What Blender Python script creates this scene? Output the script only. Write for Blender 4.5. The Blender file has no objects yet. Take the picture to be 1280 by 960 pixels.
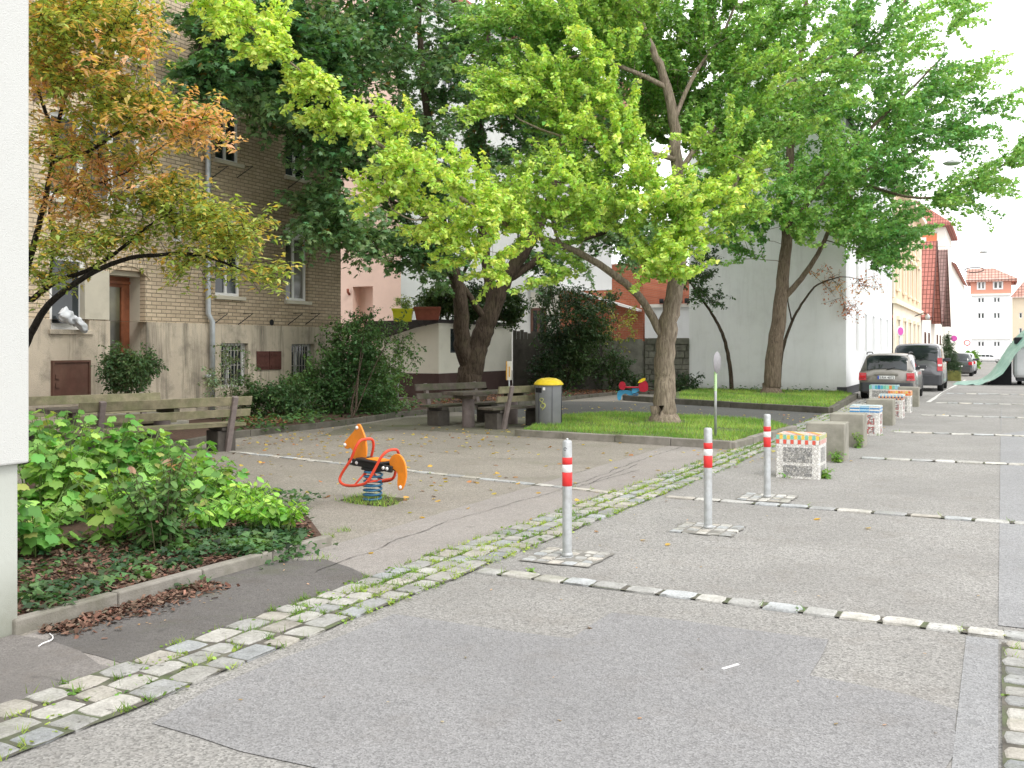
import bpy, math, random
import numpy as np
from mathutils import Vector, Matrix
random.seed(7)
rng = np.random.default_rng(7)
scene = bpy.context.scene
COL = scene.collection
PI = math.pi
# ------------------------------------------------------------------ camera geometry
# world: +y runs down the street, +x to its right; the camera stands at the origin, 1.65 m up
H = 1.65; F = 1250.0; CX = 640.0; CY = 435.0
TH = math.atan2(608.0, 1250.0)
SN, CS = math.sin(TH), math.cos(TH)
def zg(s):                      # the street falls very slightly beyond 40 m
    return 0.0 if s < 40 else -(s - 40) * 0.005
def c2w(X, Y): return (CS * X - SN * Y, SN * X + CS * Y)
def G(px, py, z=0.0):
    Y = F * (H - z) / (py - CY); X = (px - CX) / F * Y
    a, b = c2w(X, Y); return Vector((a, b, z))
def P(px, py, Y):
    X = (px - CX) / F * Y; a, b = c2w(X, Y)
    return Vector((a, b, H - (py - CY) / F * Y))
def PV(px, py, v):
    k = (px - CX) / F; Y = v / (CS * k - SN)
    return (Y * (SN * k + CS), H - (py - CY) / F * Y)
def PS(px, py, s):
    k = (px - CX) / F; Y = s / (SN * k + CS)
    return (Y * (CS * k - SN), H - (py - CY) / F * Y)

# ------------------------------------------------------------------ object helpers
def tag(o, label=None, cat=None, group=None, kind=None):
    if label: o['label'] = label
    if cat: o['category'] = cat
    if group: o['group'] = group
    if kind: o['kind'] = kind
    return o
def empty(name, loc=(0, 0, 0), rz=0.0, label=None, cat=None, group=None):
    o = bpy.data.objects.new(name, None); COL.objects.link(o)
    o.location = loc; o.rotation_euler = (0, 0, rz); o.empty_display_size = 0.2
    return tag(o, label, cat, group)
def copy_tree(o, parent=None):
    c = o.copy(); COL.objects.link(c); c.parent = parent
    for ch in list(o.children): copy_tree(ch, c)
    return c

class MB:
    def __init__(s): s.v = []; s.f = []; s.m = []; s.sm = []
    def add(s, vs, fs, mi=0, smooth=False, M=None):
        b = len(s.v)
        for p in vs:
            p = Vector(p)
            if M is not None: p = M @ p
            s.v.append(tuple(p))
        for f in fs:
            s.f.append(tuple(i + b for i in f)); s.m.append(mi); s.sm.append(smooth)
        return s
    def box(s, x0, x1, y0, y1, z0, z1, mi=0, M=None):
        vs = [(x0,y0,z0),(x1,y0,z0),(x1,y1,z0),(x0,y1,z0),(x0,y0,z1),(x1,y0,z1),(x1,y1,z1),(x0,y1,z1)]
        fs = [(0,3,2,1),(4,5,6,7),(0,1,5,4),(1,2,6,5),(2,3,7,6),(3,0,4,7)]
        return s.add(vs, fs, mi, False, M)
    def bar(s, a, b, w, h, mi=0, up=(0,0,1), M=None):
        a = Vector(a); b = Vector(b); d = (b - a).normalized(); up = Vector(up)
        if abs(d.dot(up)) > 0.98: up = Vector((1, 0, 0))
        r = d.cross(up).normalized(); u = r.cross(d)
        vs = []
        for p in (a, b):
            for (i, j) in ((-1,-1),(1,-1),(1,1),(-1,1)): vs.append(p + r * (i * w / 2) + u * (j * h / 2))
        return s.add(vs, [(0,3,2,1)[::-1],(4,5,6,7)[::-1],(0,1,5,4)[::-1],(1,2,6,5)[::-1],(2,3,7,6)[::-1],(3,0,4,7)[::-1]], mi, False, M)
    def tube(s, pts, radii, n=8, mi=0, closed=False, caps=True, M=None):
        pts = [Vector(p) for p in pts]; N = len(pts)
        if not hasattr(radii, '__len__'): radii = [radii] * N
        vs = []; prev = None
        for i in range(N):
            if closed: t = pts[(i + 1) % N] - pts[i - 1]
            else: t = pts[min(i + 1, N - 1)] - pts[max(i - 1, 0)]
            if t.length < 1e-9: t = Vector((0, 0, 1))
            t.normalize()
            if prev is None:
                a = Vector((0, 0, 1)) if abs(t.z) < 0.9 else Vector((1, 0, 0))
                r = t.cross(a).normalized()
            else:
                r = prev - t * prev.dot(t)
                r = r.normalized() if r.length > 1e-6 else t.orthogonal().normalized()
            prev = r; u = t.cross(r)
            for k in range(n):
                a = 2 * PI * k / n
                vs.append(pts[i] + (r * math.cos(a) + u * math.sin(a)) * radii[i])
        fs = []
        for i in range(N if closed else N - 1):
            j = (i + 1) % N
            for k in range(n):
                fs.append((i*n+k, i*n+(k+1)%n, j*n+(k+1)%n, j*n+k))
        b0 = len(s.v)
        s.add(vs, fs, mi, True, M)
        if caps and not closed:
            s.f.append(tuple(b0 + k for k in reversed(range(n)))); s.m.append(mi); s.sm.append(False)
            s.f.append(tuple(b0 + (N-1)*n + k for k in range(n))); s.m.append(mi); s.sm.append(False)
        return s
    def lathe(s, prof, n=24, c=(0,0,0), mi=0, smooth=True, M=None):
        vs = []; fs = []
        for (r, z) in prof:
            for k in range(n):
                a = 2*PI*k/n; vs.append((c[0]+r*math.cos(a), c[1]+r*math.sin(a), c[2]+z))
        for i in range(len(prof)-1):
            for k in range(n):
                fs.append((i*n+k, i*n+(k+1)%n, (i+1)*n+(k+1)%n, (i+1)*n+k))
        s.add(vs, fs, mi, smooth, M)
        return s
    def cyl(s, x, y, z0, z1, r, n=16, mi=0, M=None):
        return s.tube([(x,y,z0),(x,y,z1)], r, n, mi, M=M)
    def prism(s, poly, a0, a1, axis='y', mi=0, M=None):
        n = len(poly)
        def q(p, a):
            return {'y': (p[0], a, p[1]), 'x': (a, p[0], p[1]), 'z': (p[0], p[1], a)}[axis]
        vs = [q(p, a0) for p in poly] + [q(p, a1) for p in poly]
        fs = [tuple(range(n)), tuple(reversed(range(n, 2*n)))]
        for i in range(n):
            j = (i+1) % n; fs.append((i, i+n, j+n, j))
        return s.add(vs, fs, mi, False, M)
    def build(s, name, mats, parent=None, bevel=0.0, loc=None, fixn=True):
        me = bpy.data.meshes.new(name)
        me.from_pydata(s.v, [], s.f)
        if not isinstance(mats, (list, tuple)): mats = [mats]
        for m in mats: me.materials.append(m)
        me.polygons.foreach_set('material_index', s.m)
        me.polygons.foreach_set('use_smooth', s.sm)
        if fixn:
            import bmesh
            bm = bmesh.new(); bm.from_mesh(me); bmesh.ops.recalc_face_normals(bm, faces=bm.faces); bm.to_mesh(me); bm.free()
        me.update()
        o = bpy.data.objects.new(name, me); COL.objects.link(o)
        if parent is not None: o.parent = parent
        if loc is not None: o.location = loc
        if bevel > 0:
            md = o.modifiers.new('bevel', 'BEVEL'); md.width = bevel; md.segments = 2; md.limit_method = 'ANGLE'; md.angle_limit = 0.7
            md.harden_normals = False
        return o

def crom(pts, per=6, closed=False):
    pts = [Vector(p) for p in pts]; n = len(pts); out = []
    rngi = range(n) if closed else range(n - 1)
    for i in rngi:
        if closed: p0, p1, p2, p3 = pts[i-1], pts[i], pts[(i+1)%n], pts[(i+2)%n]
        else: p0, p1, p2, p3 = pts[max(i-1,0)], pts[i], pts[i+1], pts[min(i+2,n-1)]
        for k in range(per):
            t = k / per
            out.append(0.5*((2*p1)+(p2-p0)*t+(2*p0-5*p1+4*p2-p3)*t*t+(3*p1-p0-3*p2+p3)*t**3))
    if not closed: out.append(pts[-1])
    return out

# ------------------------------------------------------------------ materials
class NT:
    def __init__(s, name):
        s.m = bpy.data.materials.new(name); s.m.use_nodes = True
        s.t = s.m.node_tree; s.n = s.t.nodes; s.n.clear()
        s.out = s.n.new('ShaderNodeOutputMaterial')
        s.tc = None
    def N(s, typ, **kw):
        n = s.n.new(typ)
        for k, v in kw.items():
            if k.startswith('_'): setattr(n, k[1:], v)
            else:
                key = k.replace('__', ' ')
                n.inputs[key].default_value = v
        return n
    def L(s, a, b): s.t.links.new(a, b)
    def co(s):
        if s.tc is None: s.tc = s.n.new('ShaderNodeTexCoord')
        return s.tc.outputs['Object']
    def noise(s, scale, detail=4, rough=0.55, vec=None, dist=0.0):
        n = s.N('ShaderNodeTexNoise'); n.inputs['Scale'].default_value = scale
        n.inputs['Detail'].default_value = detail; n.inputs['Roughness'].default_value = rough
        n.inputs['Distortion'].default_value = dist
        s.L(vec or s.co(), n.inputs['Vector']); return n.outputs['Fac']
    def ramp(s, fac, stops):
        n = s.N('ShaderNodeValToRGB'); e = n.color_ramp.elements
        while len(e) > 1: e.remove(e[-1])
        e[0].position = stops[0][0]; e[0].color = tuple(stops[0][1]) + (1,)
        for p, c in stops[1:]:
            x = e.new(p); x.color = tuple(c) + (1,)
        s.L(fac, n.inputs['Fac']); return n.outputs['Color']
    def mix(s, fac, a, b, mode='MIX'):
        n = s.N('ShaderNodeMix'); n.data_type = 'RGBA'; n.blend_type = mode
        for sock, v in ((n.inputs[0], fac), (n.inputs[6], a), (n.inputs[7], b)):
            if isinstance(v, (int, float)): sock.default_value = v
            elif isinstance(v, (tuple, list)): sock.default_value = tuple(v) + ((1,) if len(v) == 3 else ())
            else: s.L(v, sock)
        return n.outputs[2]
    def math(s, op, a, b=0.0, clamp=False):
        n = s.N('ShaderNodeMath'); n.operation = op; n.use_clamp = clamp
        for sock, v in ((n.inputs[0], a), (n.inputs[1], b)):
            if isinstance(v, (int, float)): sock.default_value = v
            else: s.L(v, sock)
        return n.outputs[0]
    def bsdf(s, col, rough=0.8, metal=0.0, spec=0.3, bump=None, bstr=0.3, bdist=0.01, coat=0.0):
        b = s.N('ShaderNodeBsdfPrincipled')
        if isinstance(col, (tuple, list)): b.inputs['Base Color'].default_value = tuple(col) + (1,)
        else: s.L(col, b.inputs['Base Color'])
        if isinstance(rough, (int, float)): b.inputs['Roughness'].default_value = rough
        else: s.L(rough, b.inputs['Roughness'])
        b.inputs['Metallic'].default_value = metal
        b.inputs['Specular IOR Level'].default_value = spec
        b.inputs['Coat Weight'].default_value = coat
        if bump is not None:
            bn = s.N('ShaderNodeBump'); bn.inputs['Strength'].default_value = bstr; bn.inputs['Distance'].default_value = bdist
            s.L(bump, bn.inputs['Height']); s.L(bn.outputs[0], b.inputs['Normal'])
        s.L(b.outputs[0], s.out.inputs[0]); return s.m
def c3(*a): return tuple(a)
def mul(c, k): return tuple(min(1.0, x * k) for x in c)

def simple(name, c, rough=0.6, var=0.15, scale=6.0, metal=0.0, spec=0.3, bstr=0.0, bscale=60, coat=0.0, dirt=None):
    t = NT(name)
    f = t.noise(scale, 5, 0.6)
    col = t.ramp(f, [(0.3, mul(c, 1 - var)), (0.7, mul(c, 1 + var))])
    if dirt:
        f2 = t.noise(scale * 0.35, 6, 0.65)
        m = t.ramp(f2, [(0.45, (0,0,0)), (0.68, (1,1,1))])
        col = t.mix(t.math('MULTIPLY', m, dirt[1]), col, dirt[0])
    bump = t.noise(bscale, 3) if bstr > 0 else None
    return t.bsdf(col, rough, metal, spec, bump, bstr, 0.01, coat)

def asphalt(name, base, agg=0.5, stain=0.35, warm=(1,1,1), gscale=95.0, dark=None, moss=0.0):
    t = NT(name)
    v = t.N('ShaderNodeTexVoronoi'); v.inputs['Scale'].default_value = gscale; t.L(t.co(), v.inputs['Vector'])
    sep = t.N('ShaderNodeSeparateColor'); t.L(v.outputs['Color'], sep.inputs[0])
    g = t.ramp(sep.outputs[0], [(0.0, mul(base, 1-agg)), (0.45, base), (0.8, mul(base, 1+agg*0.35)), (1.0, mul(base, 1+agg*0.9))])
    fn = t.noise(28, 4, 0.7)
    g = t.mix(0.45, g, t.ramp(fn, [(0.25, mul(base, 0.62)), (0.75, mul(base, 1.32))]))
    big = t.noise(0.55, 7, 0.62, dist=0.3)
    g = t.mix(t.math('MULTIPLY', t.ramp(big, [(0.36, (0,0,0)), (0.66, (1,1,1))]), stain), g, mul(base, 0.60))
    mid = t.noise(2.6, 6, 0.7)
    g = t.mix(t.math('MULTIPLY', t.ramp(mid, [(0.52, (0,0,0)), (0.72, (1,1,1))]), stain*0.8), g, mul((base[0]*0.8, base[1]*0.74, base[2]*0.68), 0.85))
    pk = t.noise(5.0, 8, 0.8)
    g = t.mix(t.math('MULTIPLY', t.ramp(pk, [(0.58, (0,0,0)), (0.68, (1,1,1))]), stain*0.9), g, mul(base, 0.45))
    fl = t.noise(6.5, 3, 0.5)
    g = t.mix(t.math('MULTIPLY', t.ramp(fl, [(0.66, (0,0,0)), (0.72, (1,1,1))]), 0.35), g, mul(base, 0.5))
    if moss > 0:
        mf = t.noise(1.1, 6, 0.7)
        g = t.mix(t.math('MULTIPLY', t.ramp(mf, [(0.55, (0,0,0)), (0.7, (1,1,1))]), moss), g, (0.09, 0.12, 0.03))
    return t.bsdf(g, 0.9, 0, 0.2, v.outputs['Distance'], 0.55, 0.006)

def stucco(name, base, var=0.06, dirt=0.25, scale=140, bstr=0.6, dirtcol=(0.22,0.19,0.15), streak=0.0, foot=0.0):
    t = NT(name)
    f = t.noise(0.8, 6, 0.6)
    col = t.ramp(f, [(0.3, mul(base, 1-var)), (0.7, mul(base, 1+var))])
    f2 = t.noise(2.2, 7, 0.7)
    col = t.mix(t.math('MULTIPLY', t.ramp(f2, [(0.5, (0,0,0)), (0.75, (1,1,1))]), dirt), col, dirtcol)
    if streak > 0:
        mp = t.N('ShaderNodeMapping'); mp.inputs['Scale'].default_value = (3.0, 3.0, 0.25); t.L(t.co(), mp.inputs['Vector'])
        f3 = t.noise(1.6, 6, 0.7, vec=mp.outputs[0])
        col = t.mix(t.math('MULTIPLY', t.ramp(f3, [(0.5, (0,0,0)), (0.72, (1,1,1))]), streak), col, mul(dirtcol, 0.45))
    if foot > 0:   # splash dirt low on the wall
        sx = t.N('ShaderNodeSeparateXYZ'); t.L(t.co(), sx.inputs[0])
        mr = t.N('ShaderNodeMapRange'); t.L(sx.outputs['Z'], mr.inputs[0]); mr.inputs[1].default_value = 0.45; mr.inputs[2].default_value = 0.0
        f4 = t.noise(4.5, 6, 0.7)
        col = t.mix(t.math('MULTIPLY', t.math('MULTIPLY', mr.outputs[0], t.math('ADD', f4, 0.35)), foot, True), col, (0.16,0.16,0.11))
    b = t.noise(scale, 3, 0.6)
    return t.bsdf(col, 0.92, 0, 0.15, b, bstr, 0.012)

def brick(name, cols, mortar, axis='x', soot=None, bw=0.27, rh=0.082, ms=0.011):
    t = NT(name)
    sx = t.N('ShaderNodeSeparateXYZ'); t.L(t.co(), sx.inputs[0])
    cb = t.N('ShaderNodeCombineXYZ')
    t.L(sx.outputs['Y' if axis == 'x' else 'X'], cb.inputs[0]); t.L(sx.outputs['Z'], cb.inputs[1])
    b = t.N('ShaderNodeTexBrick'); t.L(cb.outputs[0], b.inputs['Vector'])
    b.inputs['Color1'].default_value = cols[0]+(1,); b.inputs['Color2'].default_value = cols[1]+(1,)
    b.inputs['Mortar'].default_value = mortar+(1,)
    b.inputs['Scale'].default_value = 1.0; b.inputs['Mortar Size'].default_value = ms
    b.inputs['Brick Width'].default_value = bw; b.inputs['Row Height'].default_value = rh
    b.inputs['Mortar Smooth'].default_value = 0.3
    # per-brick tint
    sc = t.N('ShaderNodeVectorMath'); sc.operation = 'DIVIDE'; t.L(cb.outputs[0], sc.inputs[0]); sc.inputs[1].default_value = (bw*0.5, rh, 1)
    fl = t.N('ShaderNodeVectorMath'); fl.operation = 'FLOOR'; t.L(sc.outputs[0], fl.inputs[0])
    wn = t.N('ShaderNodeTexWhiteNoise'); t.L(fl.outputs[0], wn.inputs['Vector'])
    col = t.mix(t.math('MULTIPLY', wn.outputs['Value'], 0.4), b.outputs['Color'], mul(cols[1], 0.55))
    f = t.noise(0.7, 7, 0.7)
    col = t.mix(t.math('MULTIPLY', t.ramp(f, [(0.42,(0,0,0)),(0.7,(1,1,1))]), 0.32), col, mul(cols[1], 0.45))
    f9 = t.noise(30, 4, 0.7)
    col = t.mix(0.25, col, t.ramp(f9, [(0.3, mul(cols[0],0.5)), (0.7, mul(cols[0],1.3))]))
    if soot:   # darker weathering towards one end of the wall
        s0, s1, sc_, amt = soot
        mr = t.N('ShaderNodeMapRange'); t.L(sx.outputs['Y'], mr.inputs[0]); mr.inputs[1].default_value = s0; mr.inputs[2].default_value = s1
        f3 = t.noise(0.5, 5, 0.6)
        fac = t.math('MULTIPLY', t.math('ADD', mr.outputs[0], t.math('MULTIPLY', t.math('SUBTRACT', f3, 0.5), 0.9), True), amt, True)
        col = t.mix(fac, col, sc_, 'MULTIPLY')
    return t.bsdf(col, 0.92, 0, 0.15, t.math('SUBTRACT', 1.0, b.outputs['Fac']), 0.6, 0.012)

def tiles(name, c, axis='x', w=0.22, h=0.3):
    t = NT(name)
    sx = t.N('ShaderNodeSeparateXYZ'); t.L(t.co(), sx.inputs[0])
    cb = t.N('ShaderNodeCombineXYZ'); t.L(sx.outputs['X' if axis == 'x' else 'Y'], cb.inputs[0]); t.L(sx.outputs['Z'], cb.inputs[1])
    b = t.N('ShaderNodeTexBrick'); t.L(cb.outputs[0], b.inputs['Vector']); b.offset = 0.0
    b.inputs['Color1'].default_value = c+(1,); b.inputs['Color2'].default_value = mul(c,0.75)+(1,)
    b.inputs['Mortar'].default_value = mul(c,0.3)+(1,); b.inputs['Scale'].default_value = 1
    b.inputs['Mortar Size'].default_value = w*0.1; b.inputs['Brick Width'].default_value = w; b.inputs['Row Height'].default_value = h
    return t.bsdf(b.outputs['Color'], 0.8, 0, 0.2, t.math('SUBTRACT', 1.0, b.outputs['Fac']), 0.8, 0.03)

def bark(name, c1, c2, scale=1.0, moss=0.0):
    t = NT(name)
    mp = t.N('ShaderNodeMapping'); mp.inputs['Scale'].default_value = (9*scale, 9*scale, 1.5*scale); t.L(t.co(), mp.inputs['Vector'])
    f = t.noise(2.4, 8, 0.7, vec=mp.outputs[0], dist=0.6)
    col = t.ramp(f, [(0.36, c1), (0.62, c2)])
    f2 = t.noise(1.3, 4, 0.6)
    col = t.mix(t.math('MULTIPLY', t.ramp(f2, [(0.4,(0,0,0)),(0.7,(1,1,1))]), 0.35), col, mul(c1, 0.7))
    if moss > 0:
        f3 = t.noise(2.1, 5, 0.7)
        col = t.mix(t.math('MULTIPLY', t.ramp(f3, [(0.5,(0,0,0)),(0.7,(1,1,1))]), moss), col, (0.10,0.13,0.04))
    return t.bsdf(col, 0.95, 0, 0.1, f, 1.0, 0.04)

def leafmat(name='leaf', trans=0.36):
    t = NT(name)
    a = t.N('ShaderNodeAttribute'); a.attribute_name = 'Col'
    b = t.N('ShaderNodeBsdfPrincipled'); t.L(a.outputs['Color'], b.inputs['Base Color'])
    b.inputs['Roughness'].default_value = 0.42; b.inputs['Specular IOR Level'].default_value = 0.4
    tr = t.N('ShaderNodeBsdfTranslucent')
    t.L(t.mix(1.0, a.outputs['Color'], (1.25, 1.2, 0.55), 'MULTIPLY'), tr.inputs['Color'])
    mx = t.N('ShaderNodeMixShader'); mx.inputs[0].default_value = trans
    t.L(b.outputs[0], mx.inputs[1]); t.L(tr.outputs[0], mx.inputs[2]); t.L(mx.outputs[0], t.out.inputs[0])
    return t.m
def attrmat(name, rough=0.6, spec=0.3, bstr=0.0, bscale=60, varn=0.25):
    t = NT(name)
    a = t.N('ShaderNodeAttribute'); a.attribute_name = 'Col'
    f = t.noise(18, 5, 0.7)
    col = t.mix(varn, a.outputs['Color'], t.mix(1.0, a.outputs['Color'], t.ramp(f, [(0.3,(0.3,0.3,0.3)),(0.7,(1.4,1.4,1.4))]), 'MULTIPLY'))
    return t.bsdf(col, rough, 0, spec, t.noise(bscale, 4, 0.7) if bstr else None, bstr, 0.01)
def cobblemat():
    t = NT('cobble')
    a = t.N('ShaderNodeAttribute'); a.attribute_name = 'Col'
    f = t.noise(7, 6, 0.7); f2 = t.noise(55, 4, 0.75); f3 = t.noise(2.2, 6, 0.7)
    col = t.mix(0.75, a.outputs['Color'], t.mix(1.0, a.outputs['Color'], t.ramp(f, [(0.3,(0.62,0.60,0.56)),(0.7,(1.25,1.24,1.2))]), 'MULTIPLY'))
    col = t.mix(0.6, col, t.mix(1.0, col, t.ramp(f2, [(0.3,(0.6,0.6,0.6)),(0.7,(1.35,1.35,1.35))]), 'MULTIPLY'))
    col = t.mix(t.math('MULTIPLY', t.ramp(t.noise(11, 5, 0.75), [(0.60,(0,0,0)),(0.66,(1,1,1))]), 0.7), col, (0.09,0.085,0.075))
    col = t.mix(t.math('MULTIPLY', t.ramp(f3, [(0.52,(0,0,0)),(0.7,(1,1,1))]), 0.4), col, (0.16,0.17,0.09))
    return t.bsdf(col, 0.88, 0, 0.2, f2, 0.5, 0.012)
def glassmat(name, c=(0.02,0.025,0.028), rough=0.04):
    t = NT(name)
    f = t.noise(1.2, 3, 0.5)
    return t.bsdf(t.ramp(f, [(0.35, mul(c,0.5)), (0.7, mul(c,2.2))]), rough, 0, 0.6)
def carpaint(name, c, metal=0.5):
    t = NT(name)
    f = t.noise(2.5, 4, 0.6)
    sx = t.N('ShaderNodeSeparateXYZ'); t.L(t.co(), sx.inputs[0])
    col = t.ramp(f, [(0.3, mul(c,0.9)), (0.7, mul(c,1.08))])
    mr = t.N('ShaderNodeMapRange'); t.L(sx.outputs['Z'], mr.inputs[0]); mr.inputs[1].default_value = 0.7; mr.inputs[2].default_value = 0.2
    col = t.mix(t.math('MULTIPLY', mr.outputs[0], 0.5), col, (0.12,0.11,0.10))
    return t.bsdf(col, 0.32, metal, 0.5, None, coat=0.6)
def voro(name, cols, scale, grout=(0.25,0.24,0.22)):
    t = NT(name)
    v = t.N('ShaderNodeTexVoronoi'); v.inputs['Scale'].default_value = scale; t.L(t.co(), v.inputs['Vector'])
    e = t.N('ShaderNodeTexVoronoi'); e.feature = 'DISTANCE_TO_EDGE'; e.inputs['Scale'].default_value = scale; t.L(t.co(), e.inputs['Vector'])
    sep = t.N('ShaderNodeSeparateColor'); t.L(v.outputs['Color'], sep.inputs[0])
    n = len(cols); r = t.N('ShaderNodeValToRGB'); r.color_ramp.interpolation = 'CONSTANT'
    el = r.color_ramp.elements
    while len(el) > 1: el.remove(el[-1])
    el[0].position = 0; el[0].color = cols[0]+(1,)
    for i in range(1, n): q = el.new(i/n); q.color = cols[i]+(1,)
    t.L(sep.outputs[0], r.inputs['Fac'])
    m = t.ramp(e.outputs['Distance'], [(0.03,(1,1,1)),(0.09,(0,0,0))])
    return t.bsdf(t.mix(m, r.outputs['Color'], grout), 0.5, 0, 0.3, e.outputs['Distance'], 0.4, 0.01)

M = {}
M['leaf'] = leafmat('leaf')
M['asph_street'] = asphalt('asphalt_street', (0.30,0.29,0.275), 0.8, 0.45)
M['asph_patch'] = asphalt('asphalt_patch', (0.272,0.268,0.27), 0.6, 0.45, gscale=120)
M['asph_right'] = asphalt('asphalt_right', (0.295,0.295,0.30), 0.5, 0.3, gscale=120)
M['asph_play'] = asphalt('asphalt_play', (0.29,0.265,0.23), 0.7, 0.5, moss=0.18)
M['asph_walk'] = asphalt('asphalt_walk', (0.32,0.295,0.275), 0.5, 0.45, gscale=130)
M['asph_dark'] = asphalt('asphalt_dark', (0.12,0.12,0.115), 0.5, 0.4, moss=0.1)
M['asph_seam'] = asphalt('asphalt_seam', (0.09,0.085,0.08), 0.5, 0.4)
M['soil'] = simple('soil', (0.06,0.05,0.03), 0.95, 0.4, 8, bstr=0.6, dirt=((0.07,0.10,0.03),0.6))
M['mulch'] = simple('mulch', (0.09,0.055,0.04), 0.95, 0.4, 20, bstr=0.8, bscale=40)
M['lawn'] = simple('lawn', (0.11,0.15,0.05), 0.95, 0.3, 3, bstr=0.5, dirt=((0.10,0.09,0.05),0.5))
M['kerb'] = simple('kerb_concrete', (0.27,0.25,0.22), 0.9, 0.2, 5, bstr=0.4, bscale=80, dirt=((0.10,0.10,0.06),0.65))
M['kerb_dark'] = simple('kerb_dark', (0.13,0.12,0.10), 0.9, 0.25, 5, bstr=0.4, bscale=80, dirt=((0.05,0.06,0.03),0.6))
M['cobble'] = cobblemat()
M['stucco_white'] = stucco('stucco_white', (0.60,0.605,0.585), 0.02, 0.04, 150, 0.55)
M['stucco_green'] = stucco('stucco_plinth', (0.50,0.52,0.475), 0.05, 0.18, 220, 0.3, streak=.12, foot=.8)
M['wall_white'] = stucco('wall_white', (0.80,0.81,0.81), 0.02, 0.05, 120, 0.2, streak=0.05, foot=.4)
M['wall_side'] = stucco('wall_side', (0.86,0.87,0.87), 0.03, 0.10, 120, 0.2, streak=0.10, foot=.5)
M['plaster_old'] = stucco('plaster_old', (0.56,0.485,0.385), 0.2, 0.75, 60, 1.0, (0.17,0.155,0.13), streak=0.8)
M['stone_jamb'] = stucco('stone_jamb', (0.55,0.51,0.42), 0.1, 0.3, 80, 0.3)
M['brick_tan'] = brick('brick_tan', ((0.84,0.68,0.50),(0.62,0.48,0.34)), (0.10,0.085,0.07), 'x', (14.0, 19.5, (0.56,0.54,0.52), 0.75))
M['brick_red'] = brick('brick_red', ((0.50,0.16,0.085),(0.38,0.11,0.06)), (0.35,0.28,0.22), 'y')
M['pink'] = stucco('pink', (0.78,0.58,0.49), 0.05, 0.1, 100, 0.2)
M['grey_white'] = stucco('grey_white', (0.60,0.62,0.60), 0.04, 0.1, 100, 0.2)
M['shed_white'] = stucco('shed_white', (0.78,0.76,0.66), 0.04, 0.12, 100, 0.2)
M['shed_base'] = stucco('shed_base', (0.085,0.055,0.05), 0.1, 0.2, 100, 0.2)
M['ochre'] = stucco('ochre', (0.78,0.60,0.42), 0.05, 0.08, 100, 0.2)
M['ochre_light'] = stucco('ochre_light', (0.84,0.74,0.60), 0.03, 0.05, 100, 0.2)
M['orange_wall'] = stucco('orange_wall', (0.78,0.26,0.13), 0.05, 0.05, 100, 0.2)
M['cream'] = stucco('cream', (0.86,0.82,0.74), 0.03, 0.05, 100, 0.2)
M['hazed_red'] = stucco('hazed_red', (0.72,0.34,0.25), 0.05, 0.05, 100, 0.2)  # mansard red, paled by haze mixed into the colour
M['hazed_roof'] = tiles('hazed_roof', (0.66,0.38,0.31), 'x', 0.5, 0.5)  # roof tile red with the distance haze painted in
M['sett_bed'] = simple('sett_bed', (0.22,0.21,0.19), 0.95, 0.2, 9, bstr=0.4)
M['beige'] = stucco('beige', (0.70,0.60,0.46), 0.03, 0.05, 100, 0.2)
M['roof_red'] = tiles('roof_red', (0.50,0.20,0.16), 'x', 0.24, 0.34)
M['roof_red_x'] = tiles('roof_red_x', (0.60,0.26,0.20), 'y', 0.24, 0.34)
M['roof_brown'] = tiles('roof_brown', (0.30,0.19,0.17), 'x', 0.24, 0.34)
M['roof_grey'] = tiles('roof_grey', (0.16,0.17,0.19), 'y', 0.3, 0.3)
M['white_frame'] = simple('white_frame', (0.80,0.80,0.79), 0.4, 0.04, 3, spec=0.4)
M['glass'] = glassmat('glass')
M['curtain_glass'] = glassmat('curtain_glass', (0.10,0.095,0.085), 0.08)
M['door_wood'] = simple('door_wood', (0.22,0.075,0.035), 0.5, 0.3, 5, spec=0.4)
M['door_glass'] = glassmat('door_glass', (0.09,0.085,0.05), 0.2)
M['hatch'] = simple('hatch_metal', (0.115,0.055,0.04), 0.6, 0.2, 4, dirt=((0.2,0.14,0.1),0.3))
M['shutter_wood'] = simple('shutter_wood', (0.10,0.04,0.032), 0.7, 0.25, 9)
M['zinc'] = simple('zinc', (0.50,0.53,0.56), 0.42, 0.12, 8, metal=0.5, spec=0.5)
M['iron'] = simple('iron', (0.05,0.045,0.04), 0.7, 0.2, 20)
M['grille'] = simple('grille', (0.35,0.34,0.31), 0.6, 0.2, 20)
M['galv'] = simple('galvanised', (0.52,0.54,0.55), 0.48, 0.18, 14, metal=0.55, spec=0.5, bstr=0.05, dirt=((0.30,0.28,0.25),0.5))
M['red'] = simple('red_reflective', (0.76,0.035,0.035), 0.5, 0.1, 18, spec=0.35, dirt=((0.5,0.08,0.07),0.35))
M['white'] = simple('white_reflective', (0.82,0.80,0.80), 0.45, 0.05, 8, spec=0.4)
M['orange'] = simple('orange_panel', (0.86,0.26,0.02), 0.5, 0.10, 8, spec=0.35, dirt=((0.40,0.16,0.05),0.4))
M['redtube'] = simple('red_tube', (0.74,0.07,0.03), 0.45, 0.12, 8, spec=0.4, dirt=((0.38,0.06,0.04),0.4))
M['black'] = simple('black_plastic', (0.025,0.025,0.027), 0.5, 0.2, 12)
M['rubber'] = simple('rubber', (0.022,0.022,0.022), 0.85, 0.2, 12)
M['bluespring'] = simple('blue_spring', (0.03,0.14,0.26), 0.4, 0.15, 10, spec=0.5)
M['bin'] = simple('bin_grey', (0.17,0.175,0.185), 0.5, 0.1, 5, spec=0.4, dirt=((0.26,0.25,0.22),0.25))
M['yellow'] = simple('yellow_lid', (0.80,0.58,0.02), 0.45, 0.12, 10, spec=0.4, dirt=((0.4,0.36,0.04),0.35))
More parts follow.
